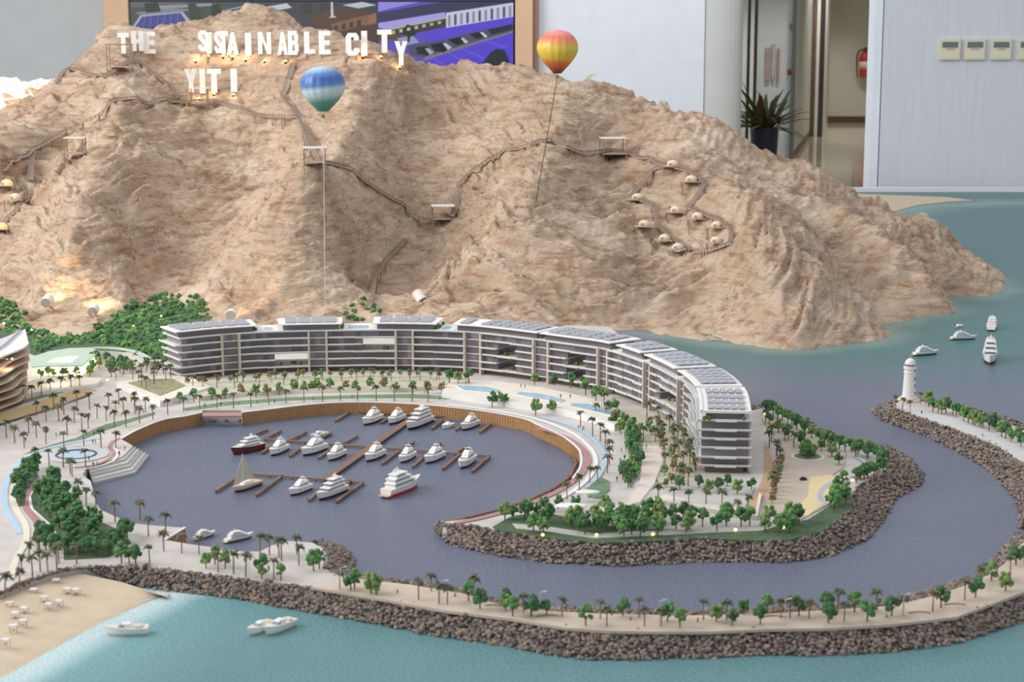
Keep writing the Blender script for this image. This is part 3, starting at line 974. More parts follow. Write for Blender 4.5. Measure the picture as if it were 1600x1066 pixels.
q = np.stack([idx[:-1, :-1], idx[:-1, 1:], idx[1:, 1:], idx[1:, :-1]], -1).reshape(-1, 4)
me = bpy.data.meshes.new('sea')
me.vertices.add(nx_ * ny_)
me.vertices.foreach_set('co', np.stack([SXm.ravel(), SYm.ravel(), np.zeros(nx_ * ny_)], -1).astype(np.float32).ravel())
me.loops.add(q.size)
me.loops.foreach_set('vertex_index', q.ravel().astype(np.int32))
me.polygons.add(len(q))
me.polygons.foreach_set('loop_start', np.arange(0, q.size, 4, dtype=np.int32))
me.polygons.foreach_set('loop_total', np.full(len(q), 4, np.int32))
me.update(calc_edges=True)
ca = me.color_attributes.new('paint', 'FLOAT_COLOR', 'POINT')
ca.data.foreach_set('color', np.concatenate([colr.reshape(-1, 3), np.ones((nx_ * ny_, 1))], 1).astype(np.float32).ravel())
m_sea = bpy.data.materials.new('rippled_painted_acrylic')
m_sea.use_nodes = True
nt = m_sea.node_tree
b = nt.nodes['Principled BSDF']
b.inputs['Roughness'].default_value = 0.32
b.inputs['Specular IOR Level'].default_value = 0.45
at_ = nt.nodes.new('ShaderNodeAttribute')
at_.attribute_name = 'paint'
tc = nt.nodes.new('ShaderNodeTexCoord')
n1 = nt.nodes.new('ShaderNodeTexNoise')
n1.inputs['Scale'].default_value = 5
n1.inputs['Detail'].default_value = 3
nt.links.new(tc.outputs['Object'], n1.inputs['Vector'])
hs = nt.nodes.new('ShaderNodeHueSaturation')
mr = nt.nodes.new('ShaderNodeMapRange')
mr.inputs[3].default_value = .88
mr.inputs[4].default_value = 1.12
nt.links.new(n1.outputs['Fac'], mr.inputs[0])
nt.links.new(mr.outputs[0], hs.inputs['Value'])
nt.links.new(at_.outputs['Color'], hs.inputs['Color'])
nt.links.new(hs.outputs[0], b.inputs['Base Color'])
n2 = nt.nodes.new('ShaderNodeTexNoise')
n2.inputs['Scale'].default_value = 130
n2.inputs['Detail'].default_value = 2
nt.links.new(tc.outputs['Object'], n2.inputs['Vector'])
bp = nt.nodes.new('ShaderNodeBump')
bp.inputs['Distance'].default_value = .0030
bp.inputs['Strength'].default_value = 1.0
nt.links.new(n2.outputs['Fac'], bp.inputs['Height'])
nt.links.new(bp.outputs[0], b.inputs['Normal'])
me.materials.append(m_sea)
tag(obj('sea', me), 'painted rippled sea, slate blue in the channel and teal outside', kind='structure')

# -------- land plate
m_pave = mat('pale_paving', (204, 196, 190), 0.8, var=0.08, vscale=22)
m_kerb = mat('white_kerb', (238, 236, 234), 0.7)
m_lawn = mat('lawn_flock', (112, 140, 108), 0.95, var=0.18, vscale=60)
m_grassdk = mat('dark_grass_flock', (84, 104, 76), 0.95, var=0.25, vscale=80)
m_blue = mat('blue_path', (182, 204, 222), 0.7)
m_red = mat('rose_path', (182, 136, 132), 0.75, var=.06, vscale=40)
m_road = mat('beige_road', (198, 182, 166), 0.8, var=.05, vscale=30)
m_sandroad = mat('tan_road', (196, 170, 122), 0.8, var=.06, vscale=30)
m_deckstone = mat('cream_paving', (230, 220, 204), 0.8, var=.04, vscale=40)
m_wood = mat('deck_wood', (134, 104, 86), 0.7, var=.12, vscale=60)
m_quay = mat('quay_boards', (190, 146, 100), 0.75, var=.1, vscale=90)
m_quay2 = mat('quay_boards_dark', (176, 132, 90), 0.75, var=.1, vscale=90)
m_conc = mat('concrete', (196, 192, 186), 0.8, var=.05, vscale=30)
m_pool = mat('pool_water', (176, 206, 226), 0.15)
m_sand = mat('beach_sand', (214, 194, 168), 0.95, var=.06, vscale=22, bump=.0015, bscale=300)
from mathutils.geometry import tessellate_polygon


def plate(name, pts, z0, z1, m, mside=None, label=None, kind='structure', parent=None, world=False):
    """a slab with any plan outline; pts in picture pixels on the plane z1"""
    w = [Vector((p[0], p[1], 0)) for p in pts] if world else [Vector((P(x, y, z1).x, P(x, y, z1).y, 0)) for x, y in pts]
    n_ = len(w)
    if sum(w[i].x * w[(i + 1) % n_].y - w[(i + 1) % n_].x * w[i].y for i in range(n_)) < 0:
        w = w[::-1]
    tri = tessellate_polygon([w])
    vs = [(p.x, p.y, z0) for p in w] + [(p.x, p.y, z1) for p in w]
    mb = MB()
    top = []
    for t in tri:
        a, b_, c = t
        if (w[b_] - w[a]).cross(w[c] - w[a]).z < 0:
            a, b_, c = a, c, b_
        top.append((a + n_, b_ + n_, c + n_))
    mb.add(vs, top, 0)
    mb.add(vs, [(i, (i + 1) % n_, n_ + (i + 1) % n_, n_ + i) for i in range(n_)], 1)
    o = mb.build(name, [m, mside or m], parent)
    if parent is None:
        tag(o, label, kind=kind)
    return o


def band(name, pts, wpx, z, th, m, label=None, world_w=None, closed=False, parent=None, kind='structure', step=.02):
    """a path of even width along a smooth line of picture pixels"""
    c = smooth_line([P(x, y, z) for x, y in pts], step, closed)
    hw = (world_w or wpx * c[len(c) // 2].y / FPX) / 2
    L, R = [], []
    N = len(c)
    for i, p in enumerate(c):
        a = c[(i - 1) % N] if closed or i else c[0]
        b_ = c[(i + 1) % N] if closed or i < N - 1 else c[-1]
        d = (b_ - a)
        d.z = 0
        d.normalize()
        nrm = Vector((-d.y, d.x, 0)) * hw
        L.append(p + nrm)
        R.append(p - nrm)
    mb = MB()
    vs = L + R + [p - Vector((0, 0, th)) for p in L] + [p - Vector((0, 0, th)) for p in R]
    fs = []
    for i in range(N if closed else N - 1):
        j = (i + 1) % N
        fs += [(i, N + i, N + j, j), (i, j, 2 * N + j, 2 * N + i), (N + i, 3 * N + i, 3 * N + j, N + j)]
    if not closed:
        fs += [(0, 2 * N, 3 * N, N), (N - 1, 2 * N - 1, 4 * N - 1, 3 * N - 1)]
    mb.add(vs, fs)
    o = mb.build(name, m, parent)
    if parent is None:
        tag(o, label, kind=kind)
    return o


plate('ground', LAND, -.004, LZ, m_pave, m_conc)
# beach
bk = [(-260, 990), (-120, 950), (0, 927), (45, 909), (95, 895), (130, 897), (190, 906), (262, 924)]
fr = [(-330, 1240), (-100, 1120), (10, 1064), (80, 1025), (150, 985), (190, 966), (225, 948), (264, 926)]
mb = MB()
rowsN = 8
for j in range(rowsN + 1):
    t = j / rowsN
    for (xa, ya), (xb, yb) in zip(bk, fr):
        A_, B_ = P(xa, ya, .018), P(xb, yb, -.001)
        p = A_.lerp(B_, t)
        zb = min(.018, (B_ - A_).length * .12)
        p.z = zb * (1 - t) ** .7 - .002 * t
        mb.v.append(tuple(p))
for j in range(rowsN):
    for i in range(len(bk) - 1):
        mb.f.append((j * len(bk) + i, (j + 1) * len(bk) + i, (j + 1) * len(bk) + i + 1, j * len(bk) + i + 1))
        mb.m.append(0)
tag(mb.build('beach', m_sand), 'pale sand beach sloping into the teal water', kind='structure')
# far sand spit behind the hill
plate('far_beach', [(1320, 303), (1345, 303), (1480, 308), (1520, 313), (1480, 315), (1435, 320), (1395, 331), (1340, 345), (1240, 345), (1200, 310)], -.01, .004, m_sand, kind='structure')

EPS = [0]


def lift():
    EPS[0] += 1
    return LZ + .0004 + EPS[0] * .00012


def paint(name, pts, m, closed_smooth=False):
    z = lift()
    return plate(name, pts, LZ - .001, z, m)


# lawns, roads, paths
paint('lawn', [(35, 710), (84, 694), (120, 684), (146, 671), (165, 663), (200, 655), (242, 644), (242, 648), (200, 661), (160, 674), (130, 687), (90, 698), (60, 706)], m_lawn)
paint('lawn', [(286, 638), (350, 628), (450, 621), (560, 617), (640, 616), (700, 619), (702, 624), (640, 622), (560, 622), (450, 626), (350, 634), (290, 642)], m_lawn)
paint('road', [(-60, 668), (0, 647), (70, 624), (135, 606), (150, 609), (140, 616), (70, 640), (0, 662), (-60, 684)], m_sandroad)
paint('road_kerb', [(-60, 684), (0, 662), (70, 640), (140, 616), (142, 618), (72, 643), (0, 665), (-60, 688)], m_dark)
paint('planting_strip', [(-60, 650), (0, 636), (70, 616), (130, 600), (134, 603), (70, 621), (0, 641), (-60, 656)], mat('olive_strip', (136, 128, 100), .9, var=.15, vscale=70))
band('path_blue', [(158, 684), (120, 690), (84, 698), (56, 707), (34, 720), (18, 738), (9, 758), (7, 780), (12, 800), (24, 820), (30, 834)], 10, lift(), .001, m_blue)
band('path_rose', [(116, 731), (145, 727), (168, 718), (177, 708), (171, 699), (176, 690), (188, 684)], 6, lift(), .001, m_red)
band('path_white', [(112, 735), (148, 730), (176, 720), (185, 708), (179, 699)], 3, lift(), .001, m_kerb)
band('path_rose', [(80, 744), (60, 750), (46, 764), (40, 780), (43, 796), (56, 812), (66, 828), (66, 846)], 12, lift(), .001, m_red)
band('path_white', [(66, 756), (54, 768), (49, 782), (54, 796), (74, 812), (92, 832), (98, 852), (96, 870)], 9, lift(), .001, m_kerb)
band('path_cream', [(16, 905), (26, 872), (40, 846), (40, 820), (28, 800), (20, 780), (22, 760), (36, 738)], 10, lift(), .001, m_deckstone)
paint('park_lawn', [(52, 795), (48, 775), (58, 760), (85, 750), (105, 765), (125, 790), (150, 812), (190, 830), (205, 848), (170, 870), (100, 874), (98, 846), (76, 816)], m_grassdk)
paint('park_lawn', [(20, 770), (30, 740), (55, 728), (60, 745), (42, 765), (38, 790), (30, 790)], m_grassdk)
# right ring of the marina: pool path, rose path, cream path
band('path_rose', [(842, 668), (880, 681), (906, 697), (918, 714), (914, 732), (898, 750), (866, 770), (815, 791), (760, 807), (712, 817)], 11, lift(), .001, m_red)
band('path_white', [(700, 632), (764, 640), (820, 650), (862, 662), (900, 680), (924, 702), (931, 722), (922, 744), (900, 764), (870, 782)], 7, lift(), .001, m_kerb)
band('path_blue', [(840, 650), (880, 661), (914, 676), (938, 698), (945, 718), (936, 742), (916, 762)], 8, lift(), .001, m_blue)
paint('lawn', [(918, 762), (938, 745), (952, 752), (952, 766), (936, 778), (918, 776)], m_lawn)
paint('grass_verge', [(770, 823), (800, 806), (850, 800), (900, 812), (980, 826), (1100, 828), (1200, 826), (1262, 812), (1300, 788), (1322, 770), (1333, 772), (1330, 790), (1306, 816), (1280, 832), (1232, 844), (1180, 845), (1095, 841), (1030, 845), (964, 848), (885, 844), (832, 837), (780, 828)], m_grassdk)
paint('park_path', [(800, 818), (850, 822), (930, 834), (1000, 830), (1100, 826), (1180, 822), (1240, 806), (1290, 780), (1300, 784), (1250, 812), (1190, 829), (1100, 833), (1000, 838), (925, 841), (850, 830), (806, 826)], m_conc)
paint('road_grey', [(1192, 640), (1235, 664), (1290, 690), (1322, 708), (1318, 730), (1300, 742), (1270, 745), (1262, 775), (1240, 800), (1180, 806), (1196, 770), (1215, 742), (1222, 710), (1205, 676), (1190, 655)], m_road)
paint('road_tan', [(1196, 690), (1208, 720), (1206, 752), (1190, 786), (1176, 804), (1160, 803), (1182, 770), (1194, 740)], mat('tan_paving', (196, 160, 128), .8, var=.05, vscale=30))
paint('plaza_cream', [(1266, 745), (1300, 742), (1312, 752), (1296, 780), (1262, 806), (1240, 800), (1262, 775)], mat('plaza_yellow', (228, 206, 160), .8))
band('path_blue', [(1318, 748), (1296, 756), (1282, 770), (1284, 784)], 9, lift(), .001, mat('path_greyblue', (176, 184, 196), .8))
band('path_rose', [(1345, 716), (1364, 724), (1370, 736), (1356, 745), (1330, 748)], 5, lift(), .001, m_red)
band('path_blue', [(1340, 714), (1355, 725), (1350, 738), (1330, 744)], 7, lift(), .001, m_blue)
paint('promenade_path', [(1412, 634), (1450, 641), (1510, 660), (1560, 680), (1610, 706), (1650, 740), (1660, 775), (1640, 770), (1610, 728), (1560, 696), (1520, 679), (1456, 656), (1424, 645)], mat('grey_promenade', (206, 206, 204), .8))
paint('garden_bed', [(952, 650), (990, 640), (1050, 680), (1085, 720), (1086, 775), (1050, 770), (1010, 735), (990, 700)], mat('garden_gravel', (196, 190, 170), .9, var=.12, vscale=60))
paint('garden_lawn', [(985, 660), (1004, 690), (1004, 730), (985, 760), (975, 745), (985, 715), (975, 680)], m_lawn)
paint('forecourt', [(1010, 768), (1090, 745), (1180, 760), (1160, 800), (1090, 790), (1000, 780)], m_conc)

paint('promenade_outer', LEFTSHORE[LEFTSHORE.index((548, 903)):LEFTSHORE.index((1604, 842)) + 1] + [(1650, 860)] + FRONT_TOP[:FRONT_TOP.index((485, 917)) + 1], mat('beige_promenade', (208, 190, 172), .85, var=.07, vscale=24))
plate('garden_terrace', [(300, 598), (377, 588), (511, 584), (619, 583), (722, 586), (700, 602), (640, 606), (560, 607), (450, 609), (350, 616), (310, 620)], LZ - .001, .041, mat('garden_gravel', (196, 190, 170), .9, var=.12, vscale=60), m_deckstone, kind='structure')
paint('sand_apron', [(-60, 470), (0, 474), (62, 480), (112, 484), (165, 476), (210, 455), (222, 476), (168, 512), (118, 541), (60, 530), (0, 508), (-60, 505)], m_rock)
paint('forest_floor', [(-60, 482), (62, 520), (112, 531), (160, 507), (214, 476), (318, 480), (336, 500), (262, 562), (200, 548), (62, 556), (-60, 515)], m_grassdk)

# fountain on the plaza
t = thing('round_fountain', 'round pale blue fountain pool with dark rim on the palm plaza', 'fountain', P(119, 712, LZ))
R_ = 33 * t.location.y / FPX
def ring(r0, r1, z0, z1, n=36):
    mb = MB()
    vs = []
    for r, z in ((r0, z0), (r1, z0), (r1, z1), (r0, z1)):
        vs += [(r * math.cos(2 * math.pi * k / n), r * math.sin(2 * math.pi * k / n), z) for k in range(n)]
    fs = []
    for a in range(4):
        for k in range(n):
            fs.append((a * n + k, a * n + (k + 1) % n, ((a + 1) % 4) * n + (k + 1) % n, ((a + 1) % 4) * n + k))
    return mb.add(vs, fs)
ring(R_ * .9, R_, 0, .004).build('rim', mat('dark_stone', (96, 84, 84), .6), t)
MB().lathe((0, 0, 0), [(R_ * .9, 0), (R_ * .9, .002)], 36).build('water', m_pool, t)
ring(R_ * 1.0, R_ * 1.55, 0, .0026).build('paved_ring', mat('grey_paving_ring', (196, 196, 200), .8), t)

# stepped terrace into the basin
t = thing('stepped_terrace', 'pale stepped terrace going down into the marina below the fountain', 'steps', P(180, 725, 0))
o0 = t.location
inn = [P(208, 697, LZ), P(191, 714, LZ), P(137, 728, LZ)]
out_ = [P(233, 714, 0), P(211, 742, 0), P(146, 758, 0)]
for k in range(5):
    z = LZ - .003 - k * .0052
    u = (k + 1) / 5
    line_ = [a_.lerp(b_, u) for a_, b_ in zip(inn, out_)]
    pts = [(p.x - o0.x, p.y - o0.y) for p in line_] + [(p.x - o0.x, p.y - o0.y) for p in inn[::-1]]
    MB().prism(pts, -.002, z).build('step', mat('terrace_step_a', (224, 220, 216), .8) if k % 2 else mat('terrace_step_b', (196, 190, 186), .8), t)

# quay walls of upright boards
def quay(name, label, pxs, z0=-.002, z1=LZ + .001, wood=True, flip=False):
    c = smooth_line([P(x, y, z1) for x, y in pxs], .004) if len(pxs) > 2 else densify([P(x, y, z1) for x, y in pxs], .004)
    o = thing(name, label, 'quay wall', c[0])
    mb = MB()
    for i, (a, b_) in enumerate(zip(c[:-1], c[1:])):
        d = (b_ - a)
        d.z = 0
        nrm = Vector((-d.y, d.x, 0)).normalized()
        if flip:
            nrm = -nrm
        th = .0024 if i % 2 else .0016
        p = [a - c[0], b_ - c[0], b_ - c[0] + nrm * th, a - c[0] + nrm * th]
        mb.prism([(v.x, v.y) for v in p], z0 - z1, 0, i % 2)
    bo = mb.build('boards', [m_quay, m_quay2], o)
    bo['kind'] = 'stuff'
    cap = MB()
    for a, b_ in zip(c[:-1], c[1:]):
        cap.bar(a - c[0] + Vector((0, 0, .0008)), b_ - c[0] + Vector((0, 0, .0008)), .005, .0018)
    cap.build('coping', m_kerb, o)
    return o


quay('quay_wall', 'long curved quay wall of brown boards at the back of the marina', [(378, 645), (420, 640), (470, 634), (520, 630), (576, 629), (651, 632), (708, 637), (764, 644), (820, 655), (840, 664), (877, 681), (902, 700), (908, 715), (906, 732), (895, 748)], flip=True)
quay('quay_wall', 'short quay wall of brown boards beside the stepped terrace', [(189, 686), (215, 672), (253, 657), (288, 651), (316, 645)], flip=True)
quay('quay_wall', 'small brown boarded quay end by the moored yachts near the beach', [(289, 825), (258, 844)])
# boulders in the niche of the wall
m_rocks = [mat('riprap_%d' % i, c, .9, var=.22, vscale=150) for i, c in enumerate(((128, 116, 108), (148, 132, 120), (112, 102, 98), (168, 148, 130), (138, 131, 127), (160, 136, 116), (98, 91, 88), (140, 127, 117)))]


def rock_mesh(i):
    r = random.Random(100 + i)
    bm = bmesh.new()
    bmesh.ops.create_icosphere(bm, subdivisions=1, radius=1.0)
    for v in bm.verts:
        v.co *= r.uniform(.72, 1.18)
        v.co.x *= 1.25
        v.co.z *= .85
    me_ = bpy.data.meshes.new('rock')
    bm.to_mesh(me_)
    bm.free()
    me_.materials.append(m_rocks[i % len(m_rocks)])
    return me_


ROCKS = [rock_mesh(i) for i in range(16)]
RV = [(np.array([tuple(v.co) for v in m_.vertices]), np.array([tuple(p.vertices) for p in m_.polygons])) for m_ in ROCKS]


def fill_rocks(name, pts, sizes, parent):
    """many stones as one mesh"""
    V, F, MI, off = [], [], [], 0
    for (p, s_) in zip(pts, sizes):
        k = random.randrange(16)
        v, f = RV[k]
        E = Matrix.Rotation(random.uniform(0, 6.3), 3, 'Z') @ Matrix.Rotation(random.uniform(-.6, .6), 3, 'X')
        V.append((v * s_) @ np.array(E).T + np.array(tuple(p)))
        F.append(f + off)
        MI += [k % len(m_rocks)] * len(f)
        off += len(v)
    V, F = np.concatenate(V), np.concatenate(F)
    me_ = bpy.data.meshes.new(name)
    me_.from_pydata(V.tolist(), [], F.tolist())
    for m_ in m_rocks:
        me_.materials.append(m_)
    me_.polygons.foreach_set('material_index', MI)
    me_.update()
    o = obj(name, me_, parent)
    o['kind'] = 'stuff'
    return o


def resample(L, N):
    d = [0]
    for a, b_ in zip(L[:-1], L[1:]):
        d.append(d[-1] + (b_ - a).length)
    out = []
    for i in range(N):
        t = d[-1] * i / (N - 1)
        k = min(max(np.searchsorted(d, t) - 1, 0), len(L) - 2)
        u = (t - d[k]) / max(d[k + 1] - d[k], 1e-9)
        out.append(L[k].lerp(L[k + 1], u))
    return out


def riprap(name, label, top, bot, n_big, n_fill, big=(.0046, .0062), small=(.0026, .0042), view=None, jit=.003):
    A_ = resample([P(x, y, LZ) for x, y in top], 160)
    B_ = resample([P(x, y, 0) for x, y in bot], 160)
    o = thing(name, label, 'breakwater', A_[0])
    o0 = A_[0]
    mb = MB()
    mid = [(a.lerp(b_, .5) + Vector((0, 0, -.002))) for a, b_ in zip(A_, B_)]
    vs = [a - o0 + Vector((0, 0, -.003)) for a in A_] + [m_ - o0 for m_ in mid] + [b_ - o0 + Vector((0, 0, -.004)) for b_ in B_]
    fs = []
    for i in range(159):
        for r_ in (0, 160):
            fs.append((r_ + i, r_ + i + 1, r_ + 161 + i, r_ + 160 + i))
    mb.add(vs, fs).build('slope_core', mat('riprap_core', (104, 94, 86), .95), o)

    def pt():
        t, u = random.random() * 158.99, random.random()
        i = int(t)
        a = A_[i].lerp(A_[i + 1], t - i)
        b_ = B_[i].lerp(B_[i + 1], t - i)
        return a.lerp(b_, u) + Vector((random.uniform(-jit, jit), random.uniform(-jit, jit), random.uniform(-.001, .002))) - o0, i
    cnt = 0
    cells = []
    tries = 0
    while cnt < n_big and tries < 20000:
        tries += 1
        p, i = pt()
        w = p + o0
        uu = 800 + w.x / w.y * FPX
        if not (-10 < uu < 1610):
            continue
        if any((p - c).length < .0085 for c in cells):
            continue
        cells.append(p)
        k = obj('rock', ROCKS[random.randrange(16)], o)
        s_ = random.uniform(*big)
        k.location = p + Vector((0, 0, .0008))
        k.scale = (s_, s_ * random.uniform(.8, 1.1), s_ * random.uniform(.75, 1.0))
        k.rotation_euler = (random.uniform(-.5, .5), random.uniform(-.5, .5), random.uniform(0, 6.3))
        cnt += 1
    fill_rocks('small_stones', [pt()[0] for _ in range(n_fill)], [random.uniform(*small) for _ in range(n_fill)], o)
    return o


riprap('rock_breakwater', 'long boulder slope of the outer breakwater facing the teal water', FRONT_TOP[:17], FRONT_BOT[:19], 300, 4600)
PEN_TOP = EAST_TOP[EAST_TOP.index((1345, 699)):]
PEN_BOT = [(1352, 690), (1392, 699), (1424, 716), (1445, 742), (1443, 758), (1403, 778), (1390, 800), (1361, 841), (1301, 869), (1232, 880), (1180, 879), (1095, 879), (974, 886), (885, 881), (853, 881), (780, 870), (755, 864), (717, 856), (694, 847), (690, 832), (684, 820)]
riprap('rock_embankment', 'boulder slope around the peninsula with the apartment block', PEN_TOP, PEN_BOT, 300, 3900, (.0042, .0056), (.0026, .0040))
riprap('rock_embankment', 'thin boulder edge behind the peninsula trees, towards the lighthouse', [(1150, 640), (1172, 642), (1198, 637), (1240, 656), (1300, 687), (1345, 699)], [(1146, 634), (1172, 635), (1202, 630), (1246, 650), (1306, 681), (1352, 690)], 30, 350, (.0045, .006), (.003, .0045))
riprap('rock_breakwater', 'boulder slope of the curved breakwater arm that ends at the lighthouse', [(1398, 634), (1400, 640), (1420, 646), (1456, 658), (1521, 681), (1560, 697), (1605, 730), (1632, 770), (1630, 806)],
       [(1372, 634), (1360, 643), (1380, 659), (1443, 680), (1495, 706), (1548, 737), (1585, 779), (1592, 800), (1590, 826)], 220, 2700, (.0042, .0056), (.0026, .0040))
riprap('rock_breakwater', 'thin boulder edge on the channel side of the outer breakwater', [(548, 903), (643, 914), (721, 927), (780, 944), (859, 955), (938, 959), (1069, 962), (1200, 959), (1285, 954), (1390, 947), (1456, 932), (1521, 911), (1566, 884), (1604, 842)],
       [(548, 899), (643, 908), (721, 921), (780, 938), (859, 949), (938, 953), (1069, 956), (1200, 952), (1285, 946), (1390, 938), (1456, 922), (1521, 900), (1556, 872), (1590, 832)], 150, 1300, (.005, .007), (.0032, .005))
riprap('rock_spur', 'short boulder spur beside the palm promenade near the moored yachts', [(488, 848), (505, 856), (512, 872), (505, 888), (548, 903)], [(500, 844), (535, 856), (553, 872), (553, 890), (560, 899)], 70, 420, (.005, .007), (.0034, .005))
riprap('rock_breakwater', 'sea side boulder edge of the lighthouse arm behind the trees', [(1396, 632), (1408, 627), (1440, 627), (1500, 640), (1560, 656), (1640, 688)], [(1380, 631), (1404, 622), (1444, 622), (1506, 634), (1566, 650), (1650, 682)], 40, 500, (.0045, .006), (.003, .0045))
riprap('rock_tip', 'boulders wrapped round the rose path tip at the marina mouth', [(687, 815), (697, 820), (715, 821), (745, 822)], [(680, 820), (688, 836), (705, 850), (740, 860)], 24, 260, (.0042, .0056), (.0026, .0040))
t = thing('niche_boulders', 'dark boulders under the pink ledge in the quay wall', 'rocks', P(347, 652, 0))
for k in range(14):
    o = obj('rock', ROCKS[k], t)
    p = P(320 + k * 4.2, 654 + random.uniform(-3, 3), .004) - t.location
    o.location = p
    s_ = random.uniform(.006, .008)
    o.scale = (s_, s_, s_)
plate('niche_ledge', [(316, 645), (378, 645), (378, 650), (316, 650)], LZ - .004, LZ, m_red, label='pink ledge over the boulder niche', kind='structure')
# grey sheet-edge stones along the low beach wall
riprap('beach_rocks', 'small dark stones along the palm path above the beach', [(130, 886), (95, 891), (45, 906), (0, 926)], [(130, 897), (100, 899), (52, 916), (4, 936)], 30, 260, (.005, .0065), (.0034, .005))

# -------- jetties
def jetty(name, label, segs, w, z=.0068, th=.0035):
    """deck of several straight runs; the first run is the spine"""
    p0 = P(*segs[0][0], z)
    t_ = thing(name, label, 'jetty', (p0.x, p0.y, 0))
    for i, s_ in enumerate(segs):
        a, b_ = P(*s_[0], z), P(*s_[1], z)
        ww = s_[2] if len(s_) > 2 else w
        d = b_ - a
        mb_ = MB()
        c = (a + b_) / 2 - t_.location
        mb_.box((c.x, c.y, z - th / 2), (d.length + ww * .6, ww, th), math.atan2(d.y, d.x))
        dk = mb_.build('deck' if i == 0 else 'finger_pier', m_wood, t_)
        pl = MB()
        k = max(2, int(d.length / .05))
        for j in range(k + 1):
            q_ = a.lerp(b_, j / k) - t_.location
            pl.box((q_.x, q_.y, z / 2 - .001), (.003, .003, z))
        pl.build('piles', mat('pile_wood', (112, 86, 70), .8), t_)['kind'] = 'stuff'
    return t_


jetty('main_jetty', 'wide plank jetty running diagonally through the marina', [((640, 655), (508, 748))], .018, z=.0078)
jetty('finger_jetty', 'middle jetty with finger piers between the cruisers', [((414, 685), (765, 712)), ((417, 670), (402, 676)), ((438, 672), (416, 683)), ((478, 674), (454, 686)), ((517, 676), (505, 682)), ((558, 680), (536, 692)), ((646, 689), (632, 699)),
      ((688, 691), (676, 700)), ((729, 695), (712, 707)), ((410, 706), (424, 696)), ((453, 711), (472, 697)), ((498, 714), (514, 703)), ((597, 723), (623, 704)), ((645, 728), (669, 706)), ((692, 731), (718, 709)), ((738, 735), (765, 712))], .0068)
jetty('finger_jetty', 'lower jetty beside the sailing boat and the striped yacht', [((386, 739), (567, 753)), ((338, 766), (368, 746)), ((401, 772), (440, 743)), ((483, 780), (500, 764)), ((526, 782), (567, 753)), ((520, 770), (549, 750))], .0068)
jetty('finger_jetty', 'back jetty in front of the boarded quay wall', [((545, 642), (700, 650)), ((700, 650), (770, 658)), ((770, 658), (830, 670)), ((830, 670), (868, 686)), ((868, 686), (892, 704)), ((892, 704), (900, 722)), ((900, 722), (890, 744)), ((890, 744), (862, 764)), ((862, 764), (826, 780)), ((826, 780), (780, 795)), ((780, 795), (730, 808)), ((730, 808), (692, 816)),
      ((525, 656), (545, 643)), ((596, 659), (612, 649)), ((675, 668), (692, 656)), ((713, 670), (728, 659)), ((750, 674), (767, 661))], .0068)
# ------------------------------------------------------------------ curved apartment block
m_slab = mat('building_white', (236, 234, 232), .6)
m_glz = mat('smoked_glazing', (118, 112, 116), .25, spec=.5)
m_glz2 = mat('smoked_glazing_pale', (140, 134, 138), .25, spec=.5)
m_fin = mat('sandstone_fin', (206, 194, 180), .7, var=.04, vscale=50)
m_roofw = mat('roof_white', (242, 238, 234), .6)
m_panel = mat('solar_panel_grey', (164, 164, 172), .25, spec=.6)
m_panelf = mat('solar_panel_frame', (168, 168, 172), .5)
BZ = .033
FAC = smooth_line([P(x, y, BZ) for x, y in [(286, 593), (330, 588), (377, 584), (430, 581), (511, 579), (619, 578), (722, 581), (790, 588), (884, 602), (949, 613), (1006, 634), (1046, 655), (1075, 677), (1090, 702), (1093, 736)]], .004)
FS = [0.0]
for a, b_ in zip(FAC[:-1], FAC[1:]):
    FS.append(FS[-1] + (b_ - a).length)
SEND = FS[-1]
FXp = [800 + p.x / (p.y * CP + (1 - p.z) * SP) * FPX for p in FAC]


def s_at(px_):
    k = min(range(len(FXp)), key=lambda i: abs(FXp[i] - px_))
    return FS[k]


def bpt(s_, d, z):
    """point on the block: s along the marina facade, d behind it, z up"""
    if s_ <= 0:
        i, u = 0, s_
    elif s_ >= SEND:
        i, u = len(FAC) - 2, s_ - FS[-2]
    else:
        i = min(int(np.searchsorted(FS, s_)), len(FAC) - 1) - 1
        i = max(i, 0)
        u = s_ - FS[i]
    a = FAC[max(i - 3, 0)]
    b_ = FAC[min(i + 4, len(FAC) - 1)]
    t_ = (b_ - a)
    t_.z = 0
    t_.normalize()
    seg = (FAC[i + 1] - FAC[i]).normalized()
    p = FAC[i] + seg * u
    n_ = Vector((-t_.y, t_.x, 0))
    return Vector((p.x + n_.x * d, p.y + n_.y * d, z))


DEP = .108
PITCHZ = .0205
G0 = BZ + .012
CORES = [(348, 374), (484, 511), (620, 645), (727, 752), (835, 858), (936, 951), (1008, 1018), (1062, 1072)]
bounds = [0.0]
for a, b_ in CORES:
    bounds += [s_at(a), s_at(b_)]
bounds.append(SEND)
VOIDS = [(430, 483, (0, 1)), (567, 619, (2, 3)), (777, 806, (2, 3)), (777, 806, (0, 1)), (887, 914, (2, 3)), (884, 914, (0, 1)), (1030, 1060, (1, 2))]
VOIDS = [(s_at(a), s_at(b_), lv) for a, b_, lv in VOIDS]
blk = thing('apartment_block', 'long curved white apartment block with balconies and solar roofs around the marina', 'building', tuple(bpt(SEND / 2, 0, BZ)))
BO = blk.location.copy()


